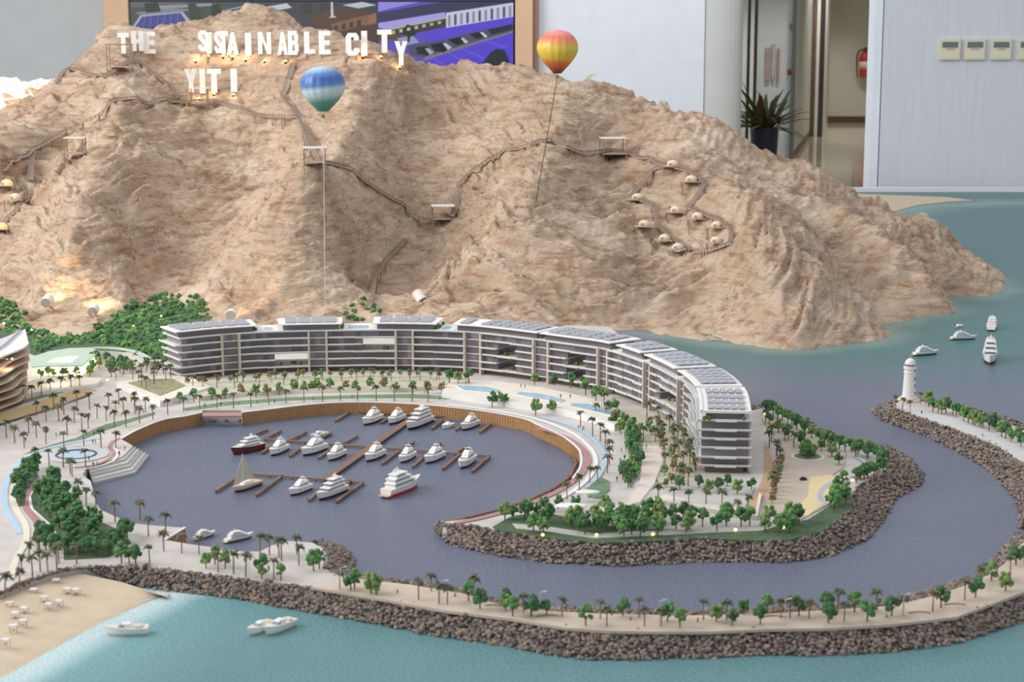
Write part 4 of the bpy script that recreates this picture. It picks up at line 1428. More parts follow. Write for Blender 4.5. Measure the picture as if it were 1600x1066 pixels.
def strip(mb, s0, s1, d0f, d1f, z0, z1, mi=0, step=.012):
    """a curved solid between facade stations s0..s1"""
    n_ = max(1, int((s1 - s0) / step))
    ss = [s0 + (s1 - s0) * i / n_ for i in range(n_ + 1)]
    vs = []
    for z in (z0, z1):
        for s_ in ss:
            vs.append(bpt(s_, d0f, z) - BO)
        for s_ in ss:
            vs.append(bpt(s_, d1f, z) - BO)
    m_ = n_ + 1
    fs = []
    for i in range(n_):
        fs.append((i, m_ + i, m_ + i + 1, i + 1))
        fs.append((2 * m_ + i, 2 * m_ + i + 1, 3 * m_ + i + 1, 3 * m_ + i))
        fs.append((i, i + 1, 2 * m_ + i + 1, 2 * m_ + i))
        fs.append((m_ + i, 3 * m_ + i, 3 * m_ + i + 1, m_ + i + 1))
    fs.append((0, 2 * m_, 3 * m_, m_))
    fs.append((n_, m_ + n_, 3 * m_ + n_, 2 * m_ + n_))
    return mb.add(vs, fs, mi)


rb = random.Random(5)
for si in range(len(bounds) - 1):
    s0, s1 = bounds[si], bounds[si + 1]
    core = si % 2 == 1
    first, last = si == 0, si == len(bounds) - 2
    # recessed ground floor, in a dark brown-grey
    strip(MB(), s0, s1, .012, DEP - .012, BZ - .004, G0).build('ground_floor', mat('dark_base', (112, 100, 92), .8), blk)
    for lv in range(6):
        z = G0 + lv * PITCHZ
        mb = MB()
        if core:
            strip(mb, s0, s1, .001, DEP, z, z + .0022)
        else:
            runs = [s0]
            while runs[-1] < s1 - .05:
                runs.append(runs[-1] + rb.choice((.045, .06, .08)))
            runs[-1] = s1
            if len(runs) < 2:
                runs = [s0, s1]
            ph = rb.randrange(3)
            for ri, (a, b_) in enumerate(zip(runs[:-1], runs[1:])):
                ov = (.006, .0115, .009)[(ri + ph + lv) % 3]
                if lv == 5:
                    ov = .008
                ea, eb = a, b_
                if first and ri == 0:
                    ea = a - (.014, .022, .010)[lv % 3]
                if last and ri == len(runs) - 2:
                    eb = b_ + (.008, .013, .008)[lv % 3]
                pcs = [(ea, eb)]
                for v in VOIDS:                      # two-storey gardens have no slab between
                    if lv in v[2] and lv - 1 in v[2]:
                        nxt = []
                        for x0_, x1_ in pcs:
                            if v[1] <= x0_ or v[0] >= x1_:
                                nxt.append((x0_, x1_))
                                continue
                            if v[0] > x0_ + .002:
                                nxt.append((x0_, v[0]))
                            if v[1] < x1_ - .002:
                                nxt.append((v[1], x1_))
                        pcs = nxt
                for x0_, x1_ in pcs:
                    strip(mb, x0_, x1_, -ov, DEP + .006, z, z + .0024)
                    strip(mb, x0_, x1_, -ov, -ov + .0012, z, z + (.0052 if lv < 5 else .0046))
                if last and ri == len(runs) - 2:
                    strip(mb, eb - .0012, eb, -ov, DEP + .006, z, z + .0052)
                    strip(mb, eb - .001, eb + .005, DEP * .3, DEP * .74, z, z + .0050)
                if first and ri == 0:
                    strip(mb, ea, ea + .0012, -ov, DEP + .006, z, z + .0052)
        mb.build('floor_slab', m_slab, blk)
        if lv == 5:
            continue
        # glazing with a rhythm of paler panes; openings show gardens
        cuts = [v for v in VOIDS if v[0] >= s0 - .02 and v[1] <= s1 + .02 and lv in v[2]] if not core else []
        segs, cur = [], s0
        for v in cuts:
            if v[0] > cur:
                segs.append((cur, v[0]))
            cur = v[1]
        if cur < s1 - .002:
            segs.append((cur, s1))
        for a, b_ in segs:
            gm = MB()
            n_ = max(1, int((b_ - a) / .016))
            for k in range(n_):
                strip(gm, a + (b_ - a) * k / n_, a + (b_ - a) * (k + 1) / n_, .003 + (.0006 if k % 3 == 1 else 0), DEP - .003, z + .0022, z + PITCHZ, 1 if rb.random() < .22 else 0)
            gm.build('glazing', [m_glz, m_glz2], blk)
        for v in cuts:
            if lv - 1 in v[2]:
                continue
            strip(MB(), v[0], v[1], .004, DEP - .004, z + .0024, z + .0036).build('garden_floor', mat('void_floor', (206, 204, 184), .8), blk)
            for k in range(4):
                p = bpt(v[0] + (v[1] - v[0]) * rb.uniform(.1, .9), rb.uniform(.008, .03), z + .008) - BO
                MB().lathe(p, [(.002, -.006), (.0045, -.002), (.004, .003), (.0015, .005)], 6).build('planted_shrub', mat('void_shrub', (112, 120, 76), .9, var=.3, vscale=200), blk)
# upright fins and end walls
for a, b_ in CORES:
    for s_ in (s_at(a), s_at(b_)):
        strip(MB(), s_ - .003, s_ + .003, -.009, DEP + .002, BZ - .004, G0 + 5 * PITCHZ).build('fin_wall', m_fin, blk)
strip(MB(), SEND - .14, SEND - .004, DEP - .002, DEP + .004, BZ, G0 + 5 * PITCHZ + .002).build('side_wall', m_fin, blk)
strip(MB(), .02, .16, DEP - .002, DEP + .004, BZ, G0 + 5 * PITCHZ + .002).build('side_wall', m_fin, blk)
# penthouses, roofs and solar panels
ROOFS = [(s_at(286) - .018, s_at(404)), (s_at(438), s_at(535)), (s_at(584), s_at(682)), (s_at(706), s_at(838)), (s_at(842), s_at(952)), (s_at(962), SEND - .725), (SEND - .70, SEND - .50), (SEND - .475, SEND - .275), (SEND - .252, SEND + .008)]
PZ = G0 + 5 * PITCHZ + .0024
RZ_ = PZ + .0165
pmesh = MB().box((0, 0, 0), (1, 1, .0022)).mesh('solar_panel', m_panel)
for ri, (a, b_) in enumerate(ROOFS):
    strip(MB(), a + .012, b_ - .010, .012, DEP - .012, PZ, RZ_).build('penthouse', m_glz, blk)
    rm = MB()
    strip(rm, a, b_, -.001, DEP + .003, RZ_, RZ_ + .003)
    if ri == 8:
        for e0, e1, d0, d1 in ((a, a + .004, 0, DEP), (b_ - .004, b_, 0, DEP)):
            strip(rm, e0, e1, d0, d1, RZ_ + .003, RZ_ + .0055)
        strip(rm, a, b_, -.001, .004, RZ_ + .003, RZ_ + .0055)
        strip(rm, a, b_, DEP - .002, DEP + .003, RZ_ + .003, RZ_ + .0055)
    roof = rm.build('roof_plate', m_roofw, blk)
    ncol = max(2, int((b_ - a - .03) / (.031 if ri < 5 else .034)))
    if ri == 8:
        ncol, nrow = 4, 5
    else:
        nrow = 4
    for c in range(ncol):
        if ri == 3 and c == 1:
            continue
        for r_ in range(nrow):
            s_ = a + .016 + (b_ - a - .032) * (c + .5) / ncol
            d = .014 + (DEP - .022) * (r_ + .5) / nrow
            p = bpt(s_, d, RZ_ + .0062) - BO
            t_ = bpt(s_ + .004, d, 0) - bpt(s_ - .004, d, 0)
            o = obj('solar_panel', pmesh, roof)
            o.location = p
            o.rotation_euler = (.12, 0, math.atan2(t_.y, t_.x))
            f_ = .9 if c % 2 else .86
            if ri == 8:
                f_ = .78
            o.scale = ((b_ - a - .032) / ncol * f_, (DEP - .022) / nrow * (.93 if ri < 8 else .76), 1)
    # planters beside the penthouse
    for k in range(4):
        p = bpt(b_ - .004 + rb.uniform(-.004, .006), rb.uniform(.006, DEP - .01), PZ + .004) - BO
        MB().lathe(p, [(.002, -.004), (.0046, -.001), (.0042, .004), (.0016, .006)], 6).build('roof_shrub', mat('roof_shrub', (96, 118, 66), .9, var=.3, vscale=200), blk)
# small roof pools between the penthouses
for a, b_ in ((412, 434), (540, 580), (685, 703)):
    strip(MB(), s_at(a) + .01, s_at(b_) - .01, .02, .07, PZ, PZ + .0016).build('roof_pool', m_pool, blk)

# ------------------------------------------------------------------ wavy block at the picture's left edge
wv = thing('wavy_apartment_block', 'apartment block with wavy beige balconies and warm lit rooms', 'building', tuple(P(10, 632, LZ)))
WO = wv.location.copy()
fl = [P(x, y, LZ) for x, y in ((-150, 706), (-60, 668), (-20, 652), (14, 637), (34, 622))]
fl = smooth_line(fl, .008)
bk_ = [p + Vector((-.05, .22, 0)) for p in fl]


def wslab(z0, z1, out, amp, ph, m, name, parent=wv):
    L = []
    for i, p in enumerate(fl):
        d = (fl[min(i + 1, len(fl) - 1)] - fl[max(i - 1, 0)]).normalized()
        nrm = Vector((d.y, -d.x, 0))
        L.append(p + nrm * (out + amp * math.sin(i * .22 + ph)))
    B_ = bk_
    if out < 0:
        cut = max(1, int(-out / .008))
        L, B_ = L[:-cut], bk_[:-cut]
        ends = []
    else:
        dn = (fl[-1] - fl[-4]).normalized()
        ends = [L[-1] + dn * out * .8, bk_[-1] + dn * out * 1.3]
    pts = [(p.x - WO.x, p.y - WO.y) for p in L + ends + B_[::-1]]
    return MB().prism(pts, z0 - LZ, z1 - LZ).build(name, m, parent)


m_beige = mat('beige_balcony', (210, 190, 170), .7)
for k in range(7):
    z = LZ + .012 + k * .0215
    wslab(z, z + .0045, .018, .006, k * .8, m_beige if k < 6 else m_slab, 'floor_slab')
    if k < 6:
        wslab(z + .0045, z + .0215, -.006, .0, 0, mat('brown_glazing', (108, 90, 82), .3), 'glazing')
wslab(LZ - .002, LZ + .012, -.004, 0, 0, mat('timber_base', (176, 136, 98), .7), 'ground_floor')
wslab(LZ + .012 + 6 * .0215, LZ + .012 + 6 * .0215 + .012, -.03, 0, 0, mat('roof_box_lilac', (206, 204, 214), .7), 'roof_box')
for x, y in ((10, 562), (19, 561), (6, 505)):
    p = Q(x, y, WO.y - .02)
    o = MB().lathe((0, 0, 0), [(.001, -.003), (.003, -.001), (.003, .001), (.001, .003)], 8).build('room_lamp', mat('warm_bulb', (255, 220, 150), .4, emit=(255, 214, 140), estr=6), wv)
    o.location = p - WO
wl_ = bpy.data.lights.new('room_lamp_light', 'POINT')
wl_.energy = .10
wl_.color = (1, .7, .35)
wl_.shadow_soft_size = .01
o = bpy.data.objects.new('room_lamp_light', wl_)
COL.objects.link(o)
o.parent = wv
o.location = Q(14, 575, WO.y - .05) - WO

# ------------------------------------------------------------------ lit pavilion with a green roof
pv = thing('lit_pavilion', 'low glowing glass pavilion with a pale green roof and inner court', 'building', tuple(P(98, 588, LZ)))
PO = pv.location.copy()
ZR = .062


def loc_poly(pts, z):
    return [(P(x, y, z).x - PO.x, P(x, y, z).y - PO.y) for x, y in pts]


m_groof = mat('sage_roof', (186, 202, 186), .8, var=.06, vscale=40)
m_glow = mat('glowing_glass', (255, 236, 196), .4, emit=(255, 232, 182), estr=1.7)
outer = [(40, 566), (52, 557), (76, 549), (108, 544), (140, 543), (155, 549), (128, 571), (70, 572), (50, 573)]
inner = [(70, 566), (84, 559), (104, 556), (124, 556), (112, 566)]
for k in range(len(inner)):
    pass
segs_ = [((40, 566), (52, 557), (84, 559), (70, 566)), ((52, 557), (76, 549), (108, 544), (104, 556), (84, 559)), ((108, 544), (140, 543), (155, 549), (124, 556), (104, 556)), ((155, 549), (128, 571), (112, 566), (124, 556)), ((128, 571), (70, 572), (50, 573), (40, 566), (70, 566), (112, 566))]
for sg in segs_:
    MB().prism(loc_poly(sg, ZR), ZR - LZ - .003, ZR - LZ).build('roof_panel', m_groof, pv)
MB().prism(loc_poly([(62, 570), (128, 569), (150, 551), (108, 547), (70, 553), (56, 560)], ZR), -.001, ZR - LZ - .004).build('glass_wall', m_glow, pv)
# its glow on the paving
pl_ = bpy.data.lights.new('pavilion_glow', 'POINT')
pl_.energy = .12
pl_.color = (1, .86, .6)
pl_.shadow_soft_size = .03
o = bpy.data.objects.new('pavilion_glow', pl_)
COL.objects.link(o)
o.parent = pv
o.location = P(98, 590, LZ + .02) - PO + Vector((0, -.05, .01))
# curving green roof walkway to the right of it
band('roof_walkway', [(118, 549), (150, 543), (185, 544), (215, 550), (238, 562), (262, 564)], 9, .058, .004, m_groof, label='pale green roof walkway curving to the apartment block', kind='structure')
band('walkway_wall', [(150, 549), (185, 550), (214, 556), (236, 566)], 4, .052, .022, m_conc, kind='structure')
# low white podiums
plate('podium_terrace', [(182, 597), (206, 592), (262, 585), (300, 590), (330, 604), (300, 614), (250, 627)], LZ - .001, .046, m_deckstone, m_kerb, kind='structure')
plate('podium_terrace', [(20, 604), (60, 592), (120, 588), (160, 592), (150, 600), (110, 606), (40, 616)], LZ - .001, .040, m_deckstone, m_kerb, kind='structure')
plate('planting_bed', [(200, 598), (232, 592), (270, 592), (290, 602), (250, 618)], .045, .0475, mat('dry_bed', (156, 150, 118), .95, var=.25, vscale=90), kind='structure')
# terrace with pools in front of the block
plate('pool_terrace', [(690, 612), (706, 594), (780, 596), (850, 606), (905, 618), (955, 632), (975, 650), (960, 664), (930, 652), (880, 640), (800, 628), (740, 620)], LZ - .001, .047, m_deckstone, m_kerb, kind='structure')
for i, (nm, pts) in enumerate((('first', [(712, 602), (760, 604), (782, 610), (770, 614), (724, 609)]), ('second', [(812, 612), (850, 616), (884, 625), (876, 629), (836, 622), (806, 616)]), ('third', [(894, 630), (920, 631), (962, 643), (954, 649), (916, 640), (890, 634)]))):
    plate('swimming_pool', pts, .046, .0486, m_pool, m_kerb, label=nm + ' pale swimming pool from the left on the terrace below the block', kind='thing')
for o in [o for o in COL.objects if o.name.startswith('swimming_pool')]:
    o['category'] = 'pool'
col_ = thing('pool_colonnade', 'white colonnade holding up the pool terrace', 'colonnade', tuple(P(800, 636, LZ)))
for k in range(16):
    x = 706 + k * 15
    y = np.interp(x, [700, 740, 800, 880, 930, 950], [617, 623, 632, 645, 657, 662])
    p = P(x, y, LZ) - col_.location
    MB().box((p.x, p.y, .009), (.004, .004, .018)).build('column', m_kerb, col_)
# ramp between the gardens
plate('garden_ramp', [(1006, 697), (1034, 697), (1036, 720), (1022, 756), (1000, 784), (980, 790), (1000, 750)], LZ - .001, .036, mat('pink_paving', (226, 210, 198), .8), m_kerb, kind='structure')
plate('forecourt_wall', [(1012, 780), (1040, 773), (1180, 800), (1186, 770), (1190, 772), (1184, 806), (1150, 802), (1040, 783)], LZ - .001, .040, m_deckstone, m_conc, kind='structure')
MBt = thing('roundabout_island', 'round planted island of the road roundabout', 'roundabout', tuple(P(1262, 716, LZ)))
r_ = 27 * MBt.location.y / FPX
MB().lathe((0, 0, 0), [(r_, 0), (r_, .004), (r_ * .8, .0045)], 30).build('kerb', m_deckstone, MBt)
MB().lathe((0, 0, .004), [(r_ * .82, 0), (r_ * .8, .0015), (r_ * .4, .0025)], 30).build('grass', m_lawn, MBt)
# car on the road
car = thing('model_car', 'small dark car on the grey road by the roundabout', 'car', tuple(P(1255, 751, LZ + .002)), .25)
MB().box((0, 0, .0035), (.015, .007, .0035)).build('body', mat('car_dark', (52, 48, 58), .3), car)
MB().box((-.0005, 0, .0065), (.008, .0062, .003)).build('cabin', m_dark, car)
for dx in (-.0045, .0045):
    for dy in (-.0034, .0034):
        MB().bar((dx, dy - .0006, .0015), (dx, dy + .0006, .0015), .003, n=8).build('wheel', m_dark, car)
# white canopies in the park
for i, (x, y, wpx_, lab) in enumerate(((893, 806, 54, 'white oval canopy on one post in the peninsula park'), (918, 784, 40, 'curved white canopy beside the round lawn'), (955, 806, 40, 'sand coloured oval roof among the park trees'))):
    p = P(x, y, LZ)
    t = thing('park_canopy', lab, 'canopy', tuple(p))
    r_ = wpx_ / 2 * p.y / FPX
    h = .020 if i != 2 else .008
    mbx = MB()
    M_ = Matrix.Translation((0, 0, h)) @ Matrix.Diagonal((1, .55, 1, 1))
    mbx.lathe((0, 0, 0), [(r_ * .96, 0), (r_, .001), (r_ * .96, .002), (r_ * .5, .0032)], 24, M=M_)
    mbx.build('roof', m_roofw if i != 2 else m_deckstone, t, True)
    MB().bar((0, 0, 0), (0, 0, h), .0022, n=8).build('post', m_kerb, t)
    if i:
        MB().bar((r_ * .5, 0, 0), (r_ * .5, 0, h), .002, n=8).build('post', m_kerb, t)
        MB().bar((-r_ * .5, 0, 0), (-r_ * .5, 0, h), .002, n=8).build('post', m_kerb, t)
# brown seats on the outer promenade
for i, (x, y, lab) in enumerate(((1435, 961, 'long brown curved bench beneath the outer promenade palms'), (1210, 967, 'brown bench under three trees at mid promenade'), (1490, 948, 'brown bench near the bend of the outer promenade'), (855, 966, 'brown planter bench beside a tree on the outer promenade'), (775, 950, 'brown bench at the narrow part of the promenade'))):
    p = P(x, y, LZ)
    t = thing('promenade_bench', lab, 'bench', tuple(p), random.uniform(-.2, .2))
    mbx = MB()
    pts = []
    for k in range(9):
        a_ = math.pi * (.25 + .5 * k / 8)
        pts.append(Vector((.026 * math.cos(a_) * 1.0, .02 * math.sin(a_) - .018, .0035)))
    for a, b_ in zip(pts[:-1], pts[1:]):
        mbx.bar(a, b_, .005, .0035)
    mbx.build('seat', mat('bench_brown', (168, 126, 108), .8), t)
    for k in (1, 4, 7):
        MB().box((pts[k].x, pts[k].y, .0012), (.003, .003, .0024)).build('foot', m_conc, t)

# ------------------------------------------------------------------ lighthouse
lp = P(1420, 626, LZ)
lh = thing('lighthouse', 'white domed lighthouse at the tip of the breakwater arm', 'lighthouse', tuple(lp))
m_lh = mat('lighthouse_white', (240, 236, 230), .6)
MB().lathe((0, 0, 0), [(.030, 0), (.030, .004), (.024, .005), (.024, .009)], 24).build('base', mat('lighthouse_base', (226, 214, 190), .8), lh)
MB().lathe((0, 0, .008), [(.0185, 0), (.0168, .02), (.0155, .05), (.0150, .066), (.0165, .067), (.0165, .070), (.0138, .071), (.0132, .080)], 28).build('tower', m_lh, lh, False)
ring(.0125, .0172, .086, .0885, 28).build('gallery', m_lh, lh)
ring(.0162, .0168, .0885, .0935, 28).build('gallery_railing', m_lh, lh)
MB().lathe((0, 0, .088), [(.0112, 0), (.0112, .010)], 20).build('lantern', mat('lantern_glass', (150, 146, 140), .3), lh)
for k in range(8):
    a_ = k * math.pi / 4
    MB().bar((.0115 * math.cos(a_), .0115 * math.sin(a_), .088), (.0115 * math.cos(a_), .0115 * math.sin(a_), .099), .0018, n=6).build('mullion', m_lh, lh)
MB().lathe((0, 0, .0985), [(.0150, 0), (.0150, .0016), (.0132, .0025)] + [(.0132 * math.cos(a_), .0025 + .0125 * math.sin(a_)) for a_ in np.linspace(.1, 1.5, 8)], 24).build('dome', m_lh, lh, True)
MB().bar((0, 0, .112), (0, 0, .121), .0014, n=6).build('finial', m_lh, lh)
for k, z in enumerate((.022, .042, .06, .080)):
    a_ = -.75
    r_ = np.interp(z, [.008, .03, .06, .08], [.0185, .0168, .0155, .0140])
    M_ = Matrix.Translation((r_ * math.cos(a_), r_ * math.sin(a_), z)) @ Matrix.Rotation(a_, 4, 'Z')
    MB().box((0, 0, 0), (.0016, .0034, .007), M=M_).build('window', mat('lighthouse_window', (92, 88, 90), .4), lh)

# ------------------------------------------------------------------ boats
def hull_mesh(name, mats, w=.16, fb=.16, sheer=.05, stripe=.045, flare=.82, n=14):
    """unit boat, bow at +x, stern at -x; slot 0 topsides, 1 stripe at the water, 2 deck"""
    mb = MB()
    prof = []
    for i in range(n):
        t = i / (n - 1)
        x = -.5 + t
        hw = w * (1 - max(0, (t - .42) / .58) ** 2.3) * (.9 + .1 * min(1, t / .25))
        hw = max(hw, .002)
        z = fb + sheer * max(0, (t - .3) / .7) ** 1.6
        xb = x - .10 * max(0, (t - .6) / .4) ** 1.5
        prof.append((x, xb, hw, z))
    vs = []
    for x, xb, hw, z in prof:
        xs_ = xb + (x - xb) * stripe / z
        vs += [(xb, -hw * flare * .93, -.006), (xs_, -hw * flare, stripe), (x, -hw, z), (x, hw, z), (xs_, hw * flare, stripe), (xb, hw * flare * .93, -.006)]
    for i in range(n - 1):
        a, b_ = i * 6, (i + 1) * 6
        mb.add([], [])
        base = 0
        mb.f += [(a, b_, b_ + 1, a + 1), (a + 1, b_ + 1, b_ + 2, a + 2), (a + 2, b_ + 2, b_ + 3, a + 3), (a + 3, b_ + 3, b_ + 4, a + 4), (a + 4, b_ + 4, b_ + 5, a + 5)]
        mb.m += [1, 0, 2, 0, 1]
    mb.v = vs
    mb.f += [(0, 1, 4, 5), (1, 2, 3, 4), tuple(range((n - 1) * 6, n * 6))]
    mb.m += [1, 0, 0]
    return mb.mesh(name, mats)


def cabin(mb, x0, x1, w, z0, z1, rake=.06, rakeb=.02, mi=0, taper=.85):
    vs = [(x0, -w, z0), (x1, -w * taper, z0), (x1, w * taper, z0), (x0, w, z0), (x0 + rakeb, -w * .92, z1), (x1 - rake, -w * taper * .86, z1), (x1 - rake, w * taper * .86, z1), (x0 + rakeb, w * .92, z1)]
    return mb.add(vs, [(3, 2, 1, 0), (4, 5, 6, 7), (0, 1, 5, 4), (1, 2, 6, 5), (2, 3, 7, 6), (3, 0, 4, 7)], mi)


m_gel = mat('gelcoat_white', (244, 242, 238), .25, spec=.5)
m_cream = mat('gelcoat_cream', (224, 210, 188), .35)
m_navy = mat('antifoul_navy', (58, 56, 66), .5)
m_maroon = mat('antifoul_maroon', (96, 44, 44), .5)
m_redst = mat('antifoul_red', (196, 48, 50), .45)
m_tint = mat('tinted_window', (150, 154, 164), .2)
m_black = mat('hull_black', (44, 42, 46), .4)
m_deck = mat('boat_deck', (232, 224, 212), .6)
m_teak = mat('teak_deck', (206, 178, 144), .6)


def cruiser(stripe=m_navy):
    P_ = [('hull', hull_mesh('hull', [m_gel, stripe, m_deck], .17, .17, .05), [])]
    c = cabin(MB(), -.34, .20, .12, .17, .285, .16).mesh('cabin', m_gel)
    wn = cabin(MB(), -.30, .175, .1225, .205, .262, .145).mesh('cabin_windows', m_tint)
    P_.append(('cabin', c, [('cabin_windows', wn)]))
    fb = MB()
    cabin(fb, -.36, .06, .105, .285, .315, .05)
    cabin(fb, -.16, .02, .09, .315, .365, .10)
    P_.append(('flybridge', fb.mesh('flybridge', m_gel), []))
    ar = MB()
    for s_ in (-1, 1):
        ar.bar((-.28, s_ * .095, .31), (-.20, s_ * .08, .41), .02)
    ar.bar((-.20, -.085, .41), (-.20, .085, .41), .024)
    ar.bar((-.2, 0, .41), (-.21, 0, .49), .01)
    P_.append(('radar_arch', ar.mesh('radar_arch', m_gel), []))
    sw = MB().box((-.53, 0, .05), (.09, .26, .02)).mesh('swim_platform', m_teak)
    P_.append(('swim_platform', sw, []))
    hw_ = MB()
    for s_ in (-1, 1):
        hw_.box((.16, s_ * .135, .13), (.05, .012, .018), rz=-.3 * s_)
    P_.append(('porthole', hw_.mesh('porthole', m_black), []))
    return P_


def yacht(stripe=m_navy, top=m_gel, decks=3):
    P_ = [('hull', hull_mesh('hull', [top, stripe, m_deck], .13, .13, .055), [])]
    z = .13
    spec = [(-.38, .22, .105, .07), (-.36, .12, .095, .065), (-.30, .02, .08, .06)][:decks]
    for i, (x0, x1, w, h) in enumerate(spec):
        sl_ = MB().box(((x0 + x1) / 2 - .01, 0, z + h), (x1 - x0 + .02, w * 2.1, .014)).mesh('deck_plate', m_gel)
        wn = cabin(MB(), x0 + .03, x1 - .01, w + .002, z + h * .35, z + h * .8, .06).mesh('window_band', m_tint)
        P_.append(('deckhouse', cabin(MB(), x0, x1, w, z, z + h, .08).mesh('deckhouse', m_gel), [('window_band', wn), ('deck_plate', sl_)]))
        z += h + .007
    ms = MB()
    ms.bar((-.14, 0, z), (-.17, 0, z + .10), .016)
    ms.box((-.16, 0, z + .05), (.02, .12, .012))
    for s_ in (-1, 1):
        ms.bar((-.24, s_ * .07, z - .01), (-.17, s_ * .04, z + .05), .014)
    P_.append(('mast', ms.mesh('mast', m_gel), []))
    P_.append(('swim_platform', MB().box((-.53, 0, .035), (.09, .2, .018)).mesh('swim_platform', m_teak), []))
    return P_


def dinghy():
    P_ = [('hull', hull_mesh('hull', [m_gel, m_gel, m_deck], .25, .17, .05, .04), [])]
    P_.append(('console', cabin(MB(), -.22, .12, .13, .17, .27, .12).mesh('console', m_gel), []))
    P_.append(('outboard_motor', MB().box((-.54, 0, .14), (.1, .1, .2)).mesh('outboard_motor', m_dark), []))
    return P_


def launch():
    P_ = [('hull', hull_mesh('hull', [m_gel, m_cream, m_deck], .15, .11, .05, .03), [])]
    P_.append(('cabin', cabin(MB(), -.15, .16, .09, .11, .18, .12).mesh('cabin', m_gel), [('windscreen', cabin(MB(), .02, .15, .092, .13, .17, .1).mesh('windscreen', m_tint))]))
    P_.append(('seat', MB().box((-.30, 0, .125), (.12, .2, .03)).mesh('seat', m_cream), []))
    return P_


def sailboat():
    P_ = [('hull', hull_mesh('hull', [m_cream, m_maroon, m_teak], .15, .13, .04, .05), [])]
    P_.append(('cabin', cabin(MB(), -.22, .16, .08, .13, .20, .08).mesh('cabin', m_gel), []))
    P_.append(('mast', MB().bar((.10, 0, .13), (.10, 0, 1.02), .012, n=6).mesh('mast', m_cream), []))
    P_.append(('boom', MB().bar((.10, 0, .23), (-.26, .03, .25), .010, n=6).mesh('boom', m_cream), []))
    sail = MB()
    sail.add([(.09, -.004, .25), (-.26, .026, .26), (-.12, .03, .55), (.09, -.004, 1.0), (.09, .004, .25), (-.26, .034, .26), (-.12, .038, .55), (.09, .004, 1.0)],
             [(0, 1, 2, 3), (7, 6, 5, 4), (0, 4, 5, 1), (1, 5, 6, 2), (2, 6, 7, 3), (3, 7, 4, 0)])
    P_.append(('mainsail', sail.mesh('mainsail', mat('sailcloth', (206, 200, 178), .8)), []))
    jib = MB()
    jib.add([(.12, -.003, .22), (.46, -.003, .18), (.115, -.003, .92), (.12, .003, .22), (.46, .003, .18), (.115, .003, .92)], [(0, 1, 2), (5, 4, 3), (0, 3, 4, 1), (1, 4, 5, 2), (2, 5, 3, 0)])
    P_.append(('jib', jib.mesh('jib', mat('sailcloth', (206, 200, 178), .8)), []))
    return P_


CR, CRM, YA, YR, YB, DI, LA, SA = cruiser(), cruiser(m_maroon), yacht(), yacht(m_redst), yacht(m_black, m_gel), dinghy(), launch(), sailboat()
TRW = yacht(m_maroon)
TRW[0] = ('hull', hull_mesh('hull', [mat('trawler_red', (112, 48, 44), .45), m_maroon, m_deck], .15, .15, .05), [])
BOATS = [
    (CRM, (566, 664), (598, 646), 'white motor cruiser at the back jetty, leftmost of the back row'),
    (CR, (606, 663), (633, 646), 'white motor cruiser in the back row beside the big tiered yacht'),
    (YB, (634, 672), (679, 646), 'three-decked white yacht with dark waterline at the head of the main jetty'),
    (DI, (692, 669), (707, 659), 'tiny rounded white dinghy in the back row'),
    (CR, (720, 672), (749, 655), 'white motor cruiser in the back row, rightmost under the quay wall'),
    (TRW, (360, 710), (419, 691), 'white and dark red trawler yacht at the far left of the marina'),
    (CR, (421, 712), (451, 692), 'white motor cruiser in the middle row beside the red trawler'),
    (LA, (484, 686), (510, 675), 'small white launch moored behind the middle jetty'),
    (CR, (470, 712), (513, 691), 'large white cruiser with portholes in the middle row left of the main jetty'),
    (CR, (511, 720), (540, 700), 'white motor cruiser beside the main jetty on its left side'),
    (CR, (570, 721), (602, 700), 'white motor cruiser just right of the main jetty'),
    (CR, (624, 723), (648, 703), 'white motor cruiser second to the right of the main jetty'),
    (CR, (663, 724), (695, 703), 'white motor cruiser third to the right of the main jetty'),
    (CR, (718, 732), (741, 708), 'white motor cruiser at the right end of the middle jetty'),
    (SA, (363, 769), (412, 744), 'cream sailing boat with pale sails at the lower jetty'),
    (CRM, (451, 774), (489, 753), 'white cruiser with maroon waterline between sailing boat and tiered yacht'),
    (TRW and yacht(m_maroon), (494, 782), (547, 752), 'three-decked white yacht with brown waterline at the lower jetty'),
    (YR, (657, 755), (592, 790), 'large white yacht with bright red waterline alone in open marina water'),
    (YA, (337, 832), (299, 849), 'white yacht at the near quay beside the boarded quay end'),
    (YA, (397, 836), (344, 853), 'white yacht with raised bow at the near quay, right of its twin'),
    (DI, (1505, 509), (1490, 511), 'tiny white dinghy off the foot of the hill'),
    (YA, (1527, 528), (1479, 530), 'white motor yacht sideways between the dinghy and the lighthouse'),
    (YA, (1467, 551), (1421, 556), 'white motor yacht seen just above the lighthouse'),
    (yacht(m_maroon), (1546, 573), (1547, 552), 'white yacht with maroon waterline heading to the viewer at right'),
    (YA, (1552, 504), (1548, 517), 'white yacht seen from astern, rearmost of those at sea'),
    (LA, (160, 989), (232, 985), 'white launch lying off the sand beach'),
    (LA, (386, 992), (424, 967), 'left one of two white launches side by side in the teal water'),
    (LA, (412, 992), (458, 964), 'right one of two white launches side by side in the teal water'),
]
